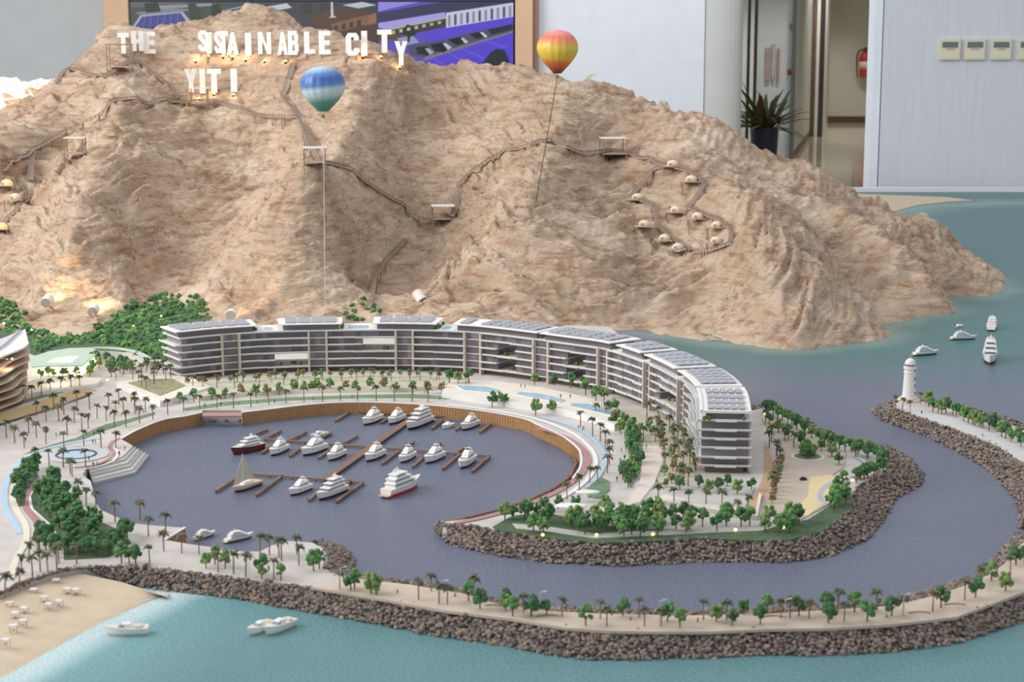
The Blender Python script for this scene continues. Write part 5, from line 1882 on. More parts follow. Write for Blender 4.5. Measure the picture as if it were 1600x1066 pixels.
for proto, bow, stern, lab in BOATS:
    a, b_ = P(*bow, .004), P(stern[0], stern[1] + (bow[1] - stern[1]) * (.30 if abs(bow[0] - stern[0]) > 8 else 0), .004)
    if abs(bow[0] - stern[0]) > 8 and proto is not LA:
        b_ = b_.lerp(a, .16)
    d = a - b_
    d.z = 0
    nm = 'sailing_boat' if proto is SA else 'dinghy' if proto is DI else 'launch' if proto is LA else 'motor_cruiser' if proto in (CR, CRM) else 'motor_yacht'
    L_ = max(d.length, .018)
    if 'heading to the viewer' in lab or 'astern' in lab:
        L_ *= .75
    t = place(proto, nm, lab, 'boat', ((a.x + b_.x) / 2, (a.y + b_.y) / 2, .0012), math.atan2(d.y, d.x), L_, 'boats of the model')
    if proto is YA:
        t.scale = (L_, L_, L_ * .8)
    if proto is LA:
        t.scale = (L_, L_ * 1.1, L_ * 1.35)
    if proto is SA:
        t.scale = (L_, L_, L_ * .86)
# ------------------------------------------------------------------ things on the hill
m_board = mat('walkway_boards', (186, 170, 156), .8, var=.08, vscale=60)
m_rail = mat('railing_brown', (150, 132, 118), .7)
m_stilt = mat('stilt_brown', (154, 130, 112), .7)


def boardwalk(label, pts, w=.0145, railh=.0085, lift_=.009, stilts=True):
    wp = [T(x, y, lift_) for x, y in pts]
    # a walkway keeps its grade over small dips
    c = densify(wp, .02)
    hs_ = []
    for i, p in enumerate(c):
        h = hgt(p.x, p.y) + lift_ * .6
        hs_.append(max(p.z, h))
    for _ in range(3):
        hs_ = [max((hs_[max(i - 1, 0)] + hs_[i] + hs_[min(i + 1, len(hs_) - 1)]) / 3, hgt(c[i].x, c[i].y) + .003) for i in range(len(hs_))]
    c = [Vector((p.x, p.y, h)) for p, h in zip(c, hs_)]
    o0 = c[0]
    t_ = thing('hillside_walkway', label, 'walkway', tuple(o0))
    dk, st, rl, sp = MB(), MB(), MB(), MB()
    L, R = [], []
    for i, p in enumerate(c):
        d = c[min(i + 1, len(c) - 1)] - c[max(i - 1, 0)]
        d.z = 0
        d.normalize()
        nrm = Vector((-d.y, d.x, 0)) * w / 2
        L.append(p - o0 + nrm)
        R.append(p - o0 - nrm)
    n_ = len(c)
    dn = Vector((0, 0, .003))
    vs = L + R + [p - dn for p in L] + [p - dn for p in R]
    fs = []
    for i in range(n_ - 1):
        fs += [(i, n_ + i, n_ + i + 1, i + 1), (i, i + 1, 2 * n_ + i + 1, 2 * n_ + i), (n_ + i, 3 * n_ + i, 3 * n_ + i + 1, n_ + i + 1), (2 * n_ + i, 2 * n_ + i + 1, 3 * n_ + i + 1, 3 * n_ + i)]
    dk.add(vs, fs).build('deck', m_board, t_)
    for i in range(n_ - 1):
        for k in (0.0, .5):
            a, b_ = L[i].lerp(L[i + 1], k), R[i].lerp(R[i + 1], k)
            st.bar(a + Vector((0, 0, .0012)), b_ + Vector((0, 0, .0012)), .0032, .0016)
    st.build('treads', mat('tread_pale', (196, 178, 160), .8), t_)['kind'] = 'stuff'
    for S_ in (L, R):
        rb_ = MB()
        for i in range(n_ - 1):
            u = Vector((0, 0, railh))
            rb_.bar(S_[i] + u, S_[i + 1] + u, .0022)
            rb_.bar(S_[i], S_[i] + u, .0018)
        rb_.build('railing', m_rail, t_)
    if stilts:
        for i in range(1, n_ - 1, 4):
            g = hgt(c[i].x, c[i].y)
            if c[i].z - g > .012:
                for S_ in (L, R):
                    MB().bar(S_[i], (S_[i].x, S_[i].y, g - .006 - o0.z), .0035).build('stilt', m_stilt, t_)
    return t_


boardwalk('grey walkway over the far left shoulder of the hill', [(88, 134), (97, 119), (110, 110), (130, 116), (153, 123)])
boardwalk('walkway from the scaffold tower over the ridge beneath the letters THE', [(162, 124), (190, 106), (206, 97), (222, 104), (246, 124), (270, 140), (278, 158)])
boardwalk('long level walkway contouring the hill under the YITI letters', [(6, 276), (42, 250), (62, 235), (104, 210), (168, 180), (236, 169), (290, 165), (334, 163), (358, 170), (405, 186), (466, 188)], lift_=.014)
boardwalk('straight stair below the letter B down past the blue balloon', [(458, 102), (449, 140), (442, 153), (462, 180), (474, 200), (488, 235), (497, 256)], w=.024)
boardwalk('stair from the pale lookout down to the gully canopy', [(478, 262), (512, 258), (540, 266), (570, 288), (610, 314), (634, 326), (648, 344), (672, 350), (690, 351)])
boardwalk('stair and walkway from the gully over the ridge behind the tether of the yellow balloon', [(706, 344), (714, 330), (717, 292), (736, 272), (782, 245), (830, 230), (862, 222), (886, 235), (912, 245), (955, 238), (1000, 250), (1044, 263)])
boardwalk('loop walkway linking the row of domes on its right side', [(1044, 263), (1080, 272), (1102, 290), (1090, 310), (1076, 330), (1096, 338), (1122, 346), (1143, 366), (1141, 384), (1118, 394), (1084, 398)])
boardwalk('loop walkway linking the domes on its left side', [(1080, 396), (1056, 380), (1028, 356), (1020, 322), (986, 312), (996, 300), (1020, 270), (1038, 264)])
boardwalk('rough stair in the gully behind the roof of the block', [(636, 378), (604, 410), (586, 438), (582, 470), (577, 486)], w=.014)
boardwalk('wide grey stair at the far left above the glowing domes', [(50, 240), (49, 262), (48, 286)], w=.026)
boardwalk('zigzag path linking the domes at the far left edge', [(34, 292), (42, 304), (44, 316), (28, 330), (12, 346), (2, 362)], w=.014)

# lookouts: stilted decks with a flat canopy
for i, (x, y, w, h, lab) in enumerate(((118, 248, 30, 24, 'small canopied lookout above the far left stair'), (492, 262, 34, 22, 'pale canopied lookout at the top of the middle spur'), (692, 350, 34, 20, 'white canopied lookout in the gully between two stairs'),
                                       (958, 248, 38, 24, 'tall canopied lookout on the ridge above the domes'), (188, 112, 36, 34, 'open scaffold tower beside the letter T on the left ridge'), (312, 168, 26, 22, 'stilted lookout directly under the letters YITI'))):
    p = T(x, y)
    k = p.y / FPX
    t = thing('hill_lookout', lab, 'lookout', tuple(p), .1)
    hw, hh = w * k / 2, h * k
    dz = .022
    MB().box((0, 0, dz), (2 * hw, 2 * hw, .003)).build('deck', m_board, t)
    if i not in (4,):
        MB().box((0, 0, dz + hh), (2 * hw * 1.05, 2 * hw * 1.05, .003)).build('canopy', mat('canopy_pale', (226, 220, 212), .7), t)
    else:
        f = MB()
        for a, b_ in (((-1, -1), (1, -1)), ((1, -1), (1, 1)), ((1, 1), (-1, 1)), ((-1, 1), (-1, -1))):
            f.bar((a[0] * hw, a[1] * hw, dz + hh), (b_[0] * hw, b_[1] * hw, dz + hh), .004)
        f.build('top_frame', m_stilt, t)
    for sx in (-1, 1):
        for sy in (-1, 1):
            g = hgt(p.x + sx * hw, p.y + sy * hw) - p.z
            MB().bar((sx * hw * .96, sy * hw * .96, min(g, dz) - .008), (sx * hw * .96, sy * hw * .96, dz + hh), .0036).build('post', m_stilt, t)
    rr = MB()
    for sx in (-1, 1):
        rr.bar((sx * hw, -hw, dz + .012), (sx * hw, hw, dz + .012), .002)
    rr.bar((-hw, hw, dz + .012), (hw, hw, dz + .012), .002)
    rr.build('railing', m_rail, t)

# domes on timber decks
m_dome = mat('dome_cream', (232, 212, 184), .7, var=.05, vscale=120)
DOMES = [(1051, 266, 'topmost cream dome of the right slope, at the walkway fork'), (1080, 290, 'cream dome second from the top of the right slope'), (996, 318, 'cream dome on the left bend of the loop walkway'), (1056, 338, 'cream dome on stilts in the middle of the loop'),
         (1090, 348, 'cream dome right of the middle one inside the loop'), (1120, 362, 'cream dome at the right bend of the loop walkway'), (1119, 386, 'cream dome lowest on the right side of the loop'), (1007, 360, 'cream dome furthest left and outside the loop'),
         (1038, 382, 'cream dome between the outer left one and the lowest one'), (1059, 396, 'cream dome lowest of all on the right slope'), (11, 296, 'glowing cream dome at the far left edge above another'), (25, 318, 'cream dome below the glowing one at the far left'), (3, 364, 'glowing dome cut by the left picture edge')]
for i, (x, y, lab) in enumerate(DOMES):
    p = T(x, y)
    k = p.y / FPX
    r_ = 9.2 * k
    t = thing('glamping_dome', lab, 'dome', tuple(p), 0, 'domes on the hillside')
    dz = .016
    mbx = MB().lathe((0, 0, dz + .0015), [(r_, 0), (r_ * .99, r_ * .22)] + [(r_ * math.cos(a_), r_ * .22 + r_ * .78 * math.sin(a_)) for a_ in np.linspace(.15, 1.5, 7)], 16)
    mbx.build('shell', m_dome if i not in (10, 12) else mat('dome_lit', (240, 206, 150), .7, emit=(255, 206, 130), estr=.5), t, True)
    MB().box((-.2 * r_, -.15 * r_, dz), (r_ * 3.0, r_ * 2.3, .003)).build('deck', m_board, t)
    M_ = Matrix.Translation((-r_ * .5, -r_ * .84, dz + r_ * .3)) @ Matrix.Rotation(-.5, 4, 'Z')
    MB().box((0, 0, 0), (r_ * .5, r_ * .12, r_ * .6), M=M_).build('door', mat('dome_door', (176, 150, 120), .6), t)
    for sx, sy in ((-1.6, -1.2), (1.2, -1.2), (-1.6, .9), (1.2, .9)):
        g = hgt(p.x + sx * r_, p.y + sy * r_) - p.z
        MB().bar((sx * r_, sy * r_, min(g, dz - .004) - .006), (sx * r_, sy * r_, dz), .003).build('stilt', m_stilt, t)

# ------------------------------------------------------------------ big white letters
W_ = .24


def letter_geo(ch):
    R, Pl = [], []         # rectangles (x0, z0, x1, z1) and convex polygons
    if ch == 'T':
        w = .62; R = [(0, .79, w, 1), (w / 2 - W_ / 2, 0, w / 2 + W_ / 2, .79)]
    elif ch == 'H':
        w = .62; R = [(0, 0, W_, 1), (w - W_, 0, w, 1), (W_, .4, w - W_, .6)]
    elif ch == 'E':
        w = .52; R = [(0, 0, W_, 1), (W_, .8, w, 1), (W_, .4, w * .92, .6), (W_, 0, w, .2)]
    elif ch == 'L':
        w = .52; R = [(0, 0, W_, 1), (W_, 0, w, .2)]
    elif ch == 'I':
        w = W_; R = [(0, 0, w, 1)]
    elif ch == 'N':
        w = .66; R = [(0, 0, W_ * .85, 1), (w - W_ * .85, 0, w, 1)]; Pl = [[(W_ * .5, 1), (W_ * .85, .62), (w - W_ * .5, 0), (w - W_ * .85, .38)], [(W_ * .4, 1), (W_ * .85, 1), (w - W_ * .4, 0), (w - W_ * .85, 0)]]
    elif ch == 'A':
        w = .66; Pl = [[(0, 0), (.21, 0), (.42, 1), (.24, 1)], [(w - .21, 0), (w, 0), (w - .24, 1), (w - .42, 1)], [(.15, .2), (w - .15, .2), (w - .19, .38), (.19, .38)]]
    elif ch == 'Y':
        w = .66; R = [(w / 2 - .11, 0, w / 2 + .11, .48)]; Pl = [[(0, 1), (.24, 1), (w / 2 + .11, .44), (w / 2 - .11, .44)], [(w - .24, 1), (w, 1), (w / 2 + .11, .44), (w / 2 - .11, .44)]]
    elif ch == 'U':
        w = .6; R = [(0, .18, W_ * .9, 1), (w - W_ * .9, .18, w, 1)]; Pl = [[(0, .18), (.14, 0), (w - .14, 0), (w, .18), (w - .1, .22), (.1, .22)]]
    elif ch == 'C':
        w = .58; R = [(0, .17, W_ * .95, .83), (w - W_ * .9, .17, w, .33), (w - W_ * .9, .67, w, .83)]; Pl = [[(0, .17), (.12, 0), (w - .12, 0), (w, .17), (w - .02, .2), (.02, .2)], [(0, .83), (.12, 1), (w - .12, 1), (w, .83), (w - .02, .8), (.02, .8)]]
    elif ch == 'S':
        w = .56; Pl = [[(0, .17), (.12, 0), (w - .12, 0), (w, .17), (w, .2), (0, .2)], [(0, .83), (.12, 1), (w - .12, 1), (w, .83), (w, .8), (0, .8)], [(0, .66), (.2, .74), (w, .40), (w, .34), (w - .2, .26), (0, .60)]]; R = [(0, .2, .2, .32), (w - .2, .68, w, .8), (0, .6, .22, .82), (w - .22, .18, w, .4)]
    elif ch == 'B':
        w = .58; R = [(0, 0, W_ * .9, 1), (W_ * .9, .82, w * .85, 1), (W_ * .9, .42, w * .9, .6), (W_ * .9, 0, w * .88, .18), (w - .2, .14, w, .44), (w - .22, .56, w - .02, .86)]
    return w, R, Pl


m_let = mat('letter_white', (252, 252, 250), .5)


def letter(ch, x0, x1, y0, y1, yaw, label):
    cx = (x0 + x1) / 2
    f = T(cx, y1 + 5)
    k = f.y / FPX
    h = (y1 - y0) * k / math.cos(PITCH)
    w, R, Pl = letter_geo(ch)
    sx = max((x1 - x0) * k / max(math.cos(yaw), .35) / w, h * .5)
    sx = min(sx, h * 1.15)
    t = thing('hillside_letter', label, 'letter', tuple(f), yaw, 'hillside letters')
    z0 = 5 * k
    th = .012
    mb = MB()

    def ex(poly):
        n_ = len(poly)
        ar = sum(poly[i][0] * poly[(i + 1) % n_][1] - poly[(i + 1) % n_][0] * poly[i][1] for i in range(n_))
        if ar < 0:
            poly = poly[::-1]
        tt = th / 2 + .0003 * len(mb.f) / 6
        vs = [((a - w / 2) * sx, -tt, z0 + b_ * h) for a, b_ in poly] + [((a - w / 2) * sx, tt, z0 + b_ * h) for a, b_ in poly]
        mb.add(vs, [tuple(range(n_)), tuple(range(n_, 2 * n_))[::-1]] + [((i + 1) % n_, i, n_ + i, n_ + (i + 1) % n_) for i in range(n_)])
    for a, b_, c, d in R:
        ex([(a, b_), (c, b_), (c, d), (a, d)])
    for p_ in Pl:
        ex(p_)
    mb.build('letter_body', m_let, t)
    for s_ in ((-.3, .3) if ch not in 'ITY' else (-.07, .07)):
        xx = s_ * sx * (w if ch not in 'ITY' else 1)
        g = hgt(f.x + xx * math.cos(yaw), f.y + xx * math.sin(yaw)) - f.z
        MB().bar((xx, .004, min(g, 0) - .01), (xx, .004, z0 + .01), .005).build('post', m_stilt, t)
    return t


r15 = math.radians(15)
WORDS = [('THE', 'the first word', [('T', 185, 202, 53, 84, .15), ('H', 207, 224, 50, 80, .35), ('E', 226, 243, 51, 84, .2)]),
         ('SUSTAINABLE', 'the long middle word', [('S', 311, 325, 49, 80, .3), ('U', 325, 331, 52, 84, 1.25), ('S', 336, 347, 51, 83, .3), ('T', 343, 357, 50, 84, .1), ('A', 355, 373, 52, 86, .1), ('I', 384, 393, 53, 87, 0), ('N', 404, 424, 52, 85, 0), ('A', 434, 450, 52, 86, 0), ('B', 451, 467, 50, 86, -.1), ('L', 476, 493, 51, 84, -.1), ('E', 499, 517, 50, 85, -.1)]),
         ('CITY', 'the last word of the upper row', [('C', 541, 561, 53, 87, -.1), ('I', 565, 574, 50, 87, 0), ('T', 590, 612, 48, 83, 0), ('Y', 617, 637, 66, 102, 0)]),
         ('YITI', 'the lower row', [('Y', 290, 308, 109, 144, .35), ('I', 313, 321, 109, 146, .1), ('T', 325, 346, 109, 144, -.05), ('I', 361, 372, 109, 144, -.25)])]
ords = ['first', 'second', 'third', 'fourth', 'fifth', 'sixth', 'seventh', 'eighth', 'ninth', 'tenth', 'eleventh']
for wd, desc, ls in WORDS:
    for i, (ch, x0, x1, y0, y1, yaw) in enumerate(ls):
        letter(ch, x0, x1, y0, y1, yaw, 'white letter %s, %s in %s on the hill' % (ch, ords[i], desc))
# small warm uplights at their feet
m_bulb = mat('warm_bulb', (255, 220, 150), .4, emit=(255, 214, 140), estr=6)
LAMPS = [(306, 97), (325, 90), (349, 90), (363, 91), (384, 95), (414, 97), (446, 98), (567, 90), (595, 91), (624, 107), (311, 156), (334, 149), (365, 150)]
for i, (x, y) in enumerate(LAMPS):
    p = T(x, y)
    up = i < 10
    t = thing('letter_uplight', '%s warm uplight from the left at the feet of the %s row of letters' % (ords[i if up else i - 10], 'upper' if up else 'lower'), 'lamp', tuple(p), 0, 'warm uplights under the letters')
    MB().lathe((0, 0, 0), [(.006, -.006), (.0065, 0), (.0065, .007)], 10).build('housing', m_dark, t)
    MB().lathe((0, 0, .006), [(.0066, 0), (.0064, .003), (.003, .005)], 10).build('lens', m_bulb, t)
    ld = bpy.data.lights.new('uplight_lamp', 'POINT')
    ld.energy = .075
    ld.color = (1, .66, .28)
    ld.shadow_soft_size = .008
    lo = bpy.data.objects.new('uplight_lamp', ld)
    COL.objects.link(lo)
    lo.parent = t
    lo.location = (0, -.02, .026)

# ------------------------------------------------------------------ cylinder spotlights at the foot of the hill
SPOTS = [(74, 470, 86, 482, (24, -34), True, 'white cylinder spotlight lit, leftmost at the foot of the hill'), (146, 485, 160, 516, (20, -28), True, 'brightest white cylinder spotlight on a stake above the forest'),
         (361, 492, 372, 503, (18, -28), True, 'white cylinder spotlight lit behind the roof of the block'), (655, 463, 664, 482, (-16, -40), False, 'unlit white cylinder spotlight on the bare slope')]
for x, y, sx, sy, (ax_, ay_), lit, lab in SPOTS:
    base = T(sx, sy)
    Yc = T(x, y).y - (.08 if lit else .05)
    c = Q(x, y, Yc)
    tgt = T(x + ax_, y + ay_)
    t = thing('cylinder_spotlight', lab, 'spotlight', tuple(base))
    dirv = (tgt - c).normalized()
    if not lit:
        dirv = Vector((-.55, .45, .7)).normalized()
    M_ = Matrix.Translation(c - base) @ dirv.to_track_quat('Z', 'Y').to_matrix().to_4x4()
    MB().lathe((0, 0, 0), [(.0172, -.019), (.0178, -.017), (.0178, .019), (.0165, .019)], 20, M=M_).build('housing', mat('spot_white', (240, 236, 230), .45), t, False)
    MB().lathe((0, 0, 0), [(.017, -.0205), (.017, -.0185)], 20, M=M_).build('back_cap', mat('spot_cap', (188, 180, 172), .5), t)
    MB().lathe((0, 0, 0), [(.0155, .0185), (.0155, .0195)], 20, M=M_).build('lens', m_bulb if lit else mat('dull_lens', (200, 200, 196), .3), t)
    MB().bar((0, 0, -.01), c - base - dirv * .015, .005, n=8).build('stake', mat('stake_grey', (170, 150, 136), .6) if lit else mat('stake_brown', (104, 70, 60), .6), t)
    if lit:
        ld = bpy.data.lights.new('spot_lamp', 'SPOT')
        ld.energy = 2.6
        ld.color = (1, .62, .24)
        ld.spot_size = math.radians(75)
        ld.spot_blend = .5
        ld.shadow_soft_size = .012
        lo = bpy.data.objects.new('spot_lamp', ld)
        COL.objects.link(lo)
        lo.parent = t
        lo.location = c - base + dirv * .024
        lo.rotation_euler = dirv.to_track_quat('-Z', 'Y').to_euler()

# ------------------------------------------------------------------ balloons
def balloon(label, x, y0, y1, wpx_, base, stops, tilt, rodm):
    """envelope between picture rows y0 (top) and y1 (mouth), on a rod from the ground"""
    b0 = T(*base)
    Yb = b0.y
    top, mouth = Q(x, y0, Yb), Q(x, y1, Yb)
    H = top.z - mouth.z
    r_ = wpx_ / 2 * Yb / FPX
    t = thing('hot_air_balloon', label, 'balloon', tuple(b0))
    c = mouth - b0
    n_ = 64
    mb = MB()
    prof = []
    for k in range(25):
        u = k / 24
        # mouth to crown
        if u < .58:
            a_ = u / .58
            r = .24 + .76 * math.sin(a_ * math.pi / 2) ** 1.05
        else:
            a_ = (u - .58) / .42
            r = math.sqrt(max(0, 1 - a_ * a_))
        prof.append((max(r, .01) * r_, u * H))
    vs = []
    for r, z in prof:
        for k in range(n_):
            th = 2 * math.pi * k / n_
            rr = r * (1 + .045 * abs(math.cos(th * 8)) - .03)
            vs.append((c.x + rr * math.cos(th), c.y + rr * math.sin(th), c.z + z))
    fs = [(i * n_ + k, i * n_ + (k + 1) % n_, (i + 1) * n_ + (k + 1) % n_, (i + 1) * n_ + k) for i in range(24) for k in range(n_)]
    fs.append(tuple(range(24 * n_, 25 * n_)))
    fs.append(tuple(range(n_))[::-1])
    m_ = bpy.data.materials.new('balloon_fabric')
    m_.use_nodes = True
    nt_ = m_.node_tree
    bs = nt_.nodes['Principled BSDF']
    bs.inputs['Roughness'].default_value = .35
    tc_ = nt_.nodes.new('ShaderNodeTexCoord')
    sp_ = nt_.nodes.new('ShaderNodeSeparateXYZ')
    nt_.links.new(tc_.outputs['Generated'], sp_.inputs[0])
    ma = nt_.nodes.new('ShaderNodeMath')
    ma.operation = 'MULTIPLY_ADD'
    ma.inputs[1].default_value = tilt
    nt_.links.new(sp_.outputs['X'], ma.inputs[0])
    nt_.links.new(sp_.outputs['Z'], ma.inputs[2])
    cr_ = nt_.nodes.new('ShaderNodeValToRGB')
    el = cr_.color_ramp.elements
    while len(el) < len(stops):
        el.new(.5)
    for e_, (pos, col_c) in zip(el, stops):
        e_.position = pos
        e_.color = (*lin(col_c), 1)
    nt_.links.new(ma.outputs[0], cr_.inputs[0])
    nt_.links.new(cr_.outputs[0], bs.inputs['Base Color'])
    mb.add(vs, fs).build('envelope', m_, t, True)
    MB().lathe(c + Vector((0, 0, -.004)), [(.20 * r_, 0), (.25 * r_, .005)], 16).build('mouth_ring', rodm, t)
    bz = c + Vector((0, 0, -.22 * r_))
    MB().box(bz, (.16 * r_, .16 * r_, .14 * r_)).build('basket', mat('wicker', (150, 120, 92), .8), t)
    MB().bar((0, 0, -.02), bz, .0026, n=6).build('tether_rod', rodm, t)


balloon('blue, white and teal hot air balloon on a tall thin rod', 505, 103, 174, 69, (508, 488),
        [(0, (60, 128, 120)), (.14, (70, 140, 132)), (.30, (182, 208, 212)), (.42, (196, 218, 226)), (.52, (92, 132, 190)), (.66, (62, 96, 168)), (.78, (92, 130, 194)), (.88, (166, 196, 224)), (.97, (206, 222, 236))], -.12, mat('rod_white', (214, 204, 196), .5))
balloon('yellow and coral hot air balloon on a dark rod', 871, 46, 113, 63, (836, 315),
        [(0, (96, 44, 36)), (.08, (168, 62, 46)), (.26, (226, 130, 66)), (.34, (222, 190, 70)), (.60, (230, 204, 84)), (.72, (232, 160, 92)), (.84, (222, 116, 96)), (.97, (232, 150, 138))], .04, m_dark)

# ------------------------------------------------------------------ plants of the room
def frond(mb, base, az, L_, lift_a, droop, w, mi=0, n=6):
    pts = []
    for k in range(n + 1):
        u = k / n
        rr = L_ * (math.cos(lift_a) * u)
        z = L_ * (math.sin(lift_a) * u - droop * u * u)
        pts.append(Vector(base) + Vector((math.cos(az) * rr, math.sin(az) * rr, z)))
    side = Vector((-math.sin(az), math.cos(az), 0))
    vs, fs = [], []
    for k, p in enumerate(pts):
        ww = w * (math.sin(math.pi * min(.98, .12 + .88 * k / n)) + .05)
        vs += [p + side * ww, p - side * ww + Vector((0, 0, 0)), p + Vector((0, 0, ww * .35))]
    for k in range(n):
        a, b_ = 3 * k, 3 * (k + 1)
        fs += [(a, b_, b_ + 2, a + 2), (a + 2, b_ + 2, b_ + 1, a + 1)]
    mb.add(vs, fs, mi)


pp = Q(1195, 182, 14.9)
pt_ = thing('potted_plant', 'bushy green plant in a dark pot outside the glass door', 'plant', (pp.x, 14.9, FLOOR_Z))
potz = Q(1195, 200, 14.9).z - FLOOR_Z
MB().lathe((0, 0, 0), [(.075, 0), (.085, .02), (.12, potz), (.108, potz), (.105, potz - .03)], 24).build('pot', mat('dark_pot', (38, 42, 54), .35), pt_, False)
MB().lathe((0, 0, potz - .05), [(.1, 0), (.095, .02)], 20).build('soil', mat('soil', (60, 46, 36), .9), pt_)
rp = random.Random(3)
for k in range(70):
    mb = MB()
    frond(mb, (rp.uniform(-.06, .06), rp.uniform(-.06, .06), potz - .03), rp.uniform(0, 6.28), rp.uniform(.3, .62), rp.uniform(.3, 1.35), rp.uniform(.15, .6), rp.uniform(.018, .032))
    mb.build('leaf', [mat('leaf_green', (92, 104, 60), .6), mat('leaf_olive', (128, 124, 70), .6), mat('leaf_brown', (88, 66, 48), .7)][rp.choice((0, 0, 1, 2))], pt_)
pp = Q(905, 131, 12.6)
pt_ = thing('tall_houseplant', 'green plant behind the hill, only one leaf spray showing over the ridge', 'plant', (pp.x, 12.6, FLOOR_Z))
hz = pp.z - FLOOR_Z
MB().lathe((0, 0, 0), [(.14, 0), (.18, .3), (.165, .3)], 20).build('pot', mat('dark_pot', (38, 42, 54), .35), pt_)
MB().bar((0, 0, .25), (0, 0, hz - .06), .02, n=8).build('stem', mat('stem_green', (96, 110, 66), .7), pt_)
for az, L_, la, dr in ((-.1, .20, .85, .30), (.1, .16, .6, .35), (.3, .24, .95, .42), (2.6, .10, .3, .6), (3.6, .08, .2, .5)):
    mb = MB()
    frond(mb, (0, 0, hz - .025), az, L_, la, dr, .016)
    mb.build('leaf', mat('leaf_fresh', (150, 186, 110), .5), pt_)

# ------------------------------------------------------------------ trees
m_trunk = mat('palm_trunk', (150, 118, 94), .9)
m_trunk2 = mat('tree_trunk', (112, 88, 70), .9)
m_pf = [mat('palm_frond_%d' % i, c, .8, var=.15, vscale=300) for i, c in enumerate(((104, 106, 78), (94, 100, 76), (118, 110, 84)))]
m_tf = [mat('tree_leaf_%d' % i, c, .9, var=.35, vscale=260, bump=.001, bscale=500) for i, c in enumerate(((100, 142, 84), (84, 124, 76), (120, 148, 86), (140, 128, 84), (76, 114, 74)))]


def palm_proto(i):
    r = random.Random(40 + i)
    tr_ = MB()
    H = .036
    lean = r.uniform(-.003, .003)
    prev = Vector((0, 0, -.001))
    for k in range(1, 4):
        q_ = Vector((lean * (k / 3) ** 2, 0, H * k / 3))
        tr_.bar(prev, q_, .0032 - .0003 * k, n=6)
        prev = q_
    cr_ = MB()
    for k in range(18):
        frond(cr_, prev, k * 2.4 + r.uniform(-.2, .2), r.uniform(.0120, .0155), r.uniform(-.15, 1.1), r.uniform(.35, .75), .0034, n=4)
    cr_.lathe(prev, [(.0012, -.003), (.0034, -.0005), (.002, .0022)], 6)
    return [('trunk', tr_.mesh('trunk', m_trunk), []), ('crown', cr_.mesh('crown', m_pf[i % 3]), [])]


def blob(mb, c, r, rnd, mi=0):
    bm = bmesh.new()
    bmesh.ops.create_icosphere(bm, subdivisions=1, radius=r)
    idx_ = {v: k for k, v in enumerate(bm.verts)}
    vs = [Vector(c) + v.co * rnd.uniform(.78, 1.2) for v in bm.verts]
    fs = [tuple(idx_[v] for v in f.verts) for f in bm.faces]
    bm.free()
    mb.add(vs, fs, mi)


def tree_proto(i, kind=0):
    r = random.Random(70 + i)
    tr_ = MB()
    tr_.bar((0, 0, -.001), (0, 0, .016), .0022, n=6)
    for k in range(3):
        a_ = k * 2.1 + r.random()
        tr_.bar((0, 0, .011), (.005 * math.cos(a_), .005 * math.sin(a_), .018), .0012, n=4)
    cr_ = MB()
    for k in range(15):
        a_ = r.uniform(0, 6.28)
        z = r.uniform(.0125, .029)
        rad = .0088 * math.sqrt(max(0.05, 1 - ((z - .019) / .0105) ** 2)) * r.uniform(.45, 1)
        blob(cr_, (rad * math.cos(a_), rad * math.sin(a_), z), r.uniform(.0032, .0054), r)
    return [('trunk', tr_.mesh('trunk', m_trunk2), []), ('crown', cr_.mesh('crown', m_tf[i % 5]), [])]


def bush_mesh(i):
    r = random.Random(90 + i)
    cr_ = MB()
    for k in range(10):
        a_ = r.uniform(0, 6.28)
        rad = r.uniform(0, .008)
        blob(cr_, (rad * math.cos(a_), rad * math.sin(a_), r.uniform(.002, .010)), r.uniform(.004, .0062), r)
    return cr_.mesh('bush', m_tf[(0, 1, 4, 1, 2)[i % 5]])


PALMS = [palm_proto(i) for i in range(5)]
TREES = [tree_proto(i) for i in range(10)]
BUSH = [bush_mesh(i) for i in range(8)]
rt = random.Random(11)
TAKEN = []


ORD = ['leftmost', 'second', 'third', 'fourth', 'fifth', 'sixth', 'seventh', 'eighth', 'ninth', 'tenth', 'eleventh', 'twelfth', 'thirteenth', 'fourteenth', 'fifteenth', 'sixteenth', 'seventeenth', 'eighteenth', 'nineteenth', 'twentieth'] + \
      ['twenty-' + w for w in ('first', 'second', 'third', 'fourth', 'fifth', 'sixth', 'seventh', 'eighth', 'ninth')] + ['thirtieth'] + ['thirty-' + w for w in ('first', 'second', 'third', 'fourth', 'fifth')]


def nth(label, i):
    """labels of a row, counted along it: '#' becomes the place in the row"""
    return label.replace('#', ORD[i] if i == 0 else ORD[i] + ' from left') if '#' in label else label


def palms(pts, label, group, sc=1.0, z=LZ + .0005):
    if '#' in label:
        pts = sorted(pts)
    for i_, (x, y) in enumerate(pts):
        p = P(x, y, z)
        TAKEN.append(p)
        place(PALMS[rt.randrange(5)], 'palm_tree', nth(label, i_), 'palm', tuple(p), rt.uniform(0, 6.28), sc * rt.uniform(.9, 1.12), group)


def trees(pts, label, group, sc=1.0, z=LZ + .0005, kinds=(0, 1, 2, 4, 5, 6, 7, 9), name='broadleaf_tree', cat='tree'):
    if '#' in label:
        pts = sorted(pts)
    for i_, (x, y) in enumerate(pts):
        p = P(x, y, z)
        TAKEN.append(p)
        place(TREES[rt.choice(kinds)], name, nth(label, i_), cat, tuple(p), rt.uniform(0, 6.28), sc * rt.uniform(.95, 1.3), group)


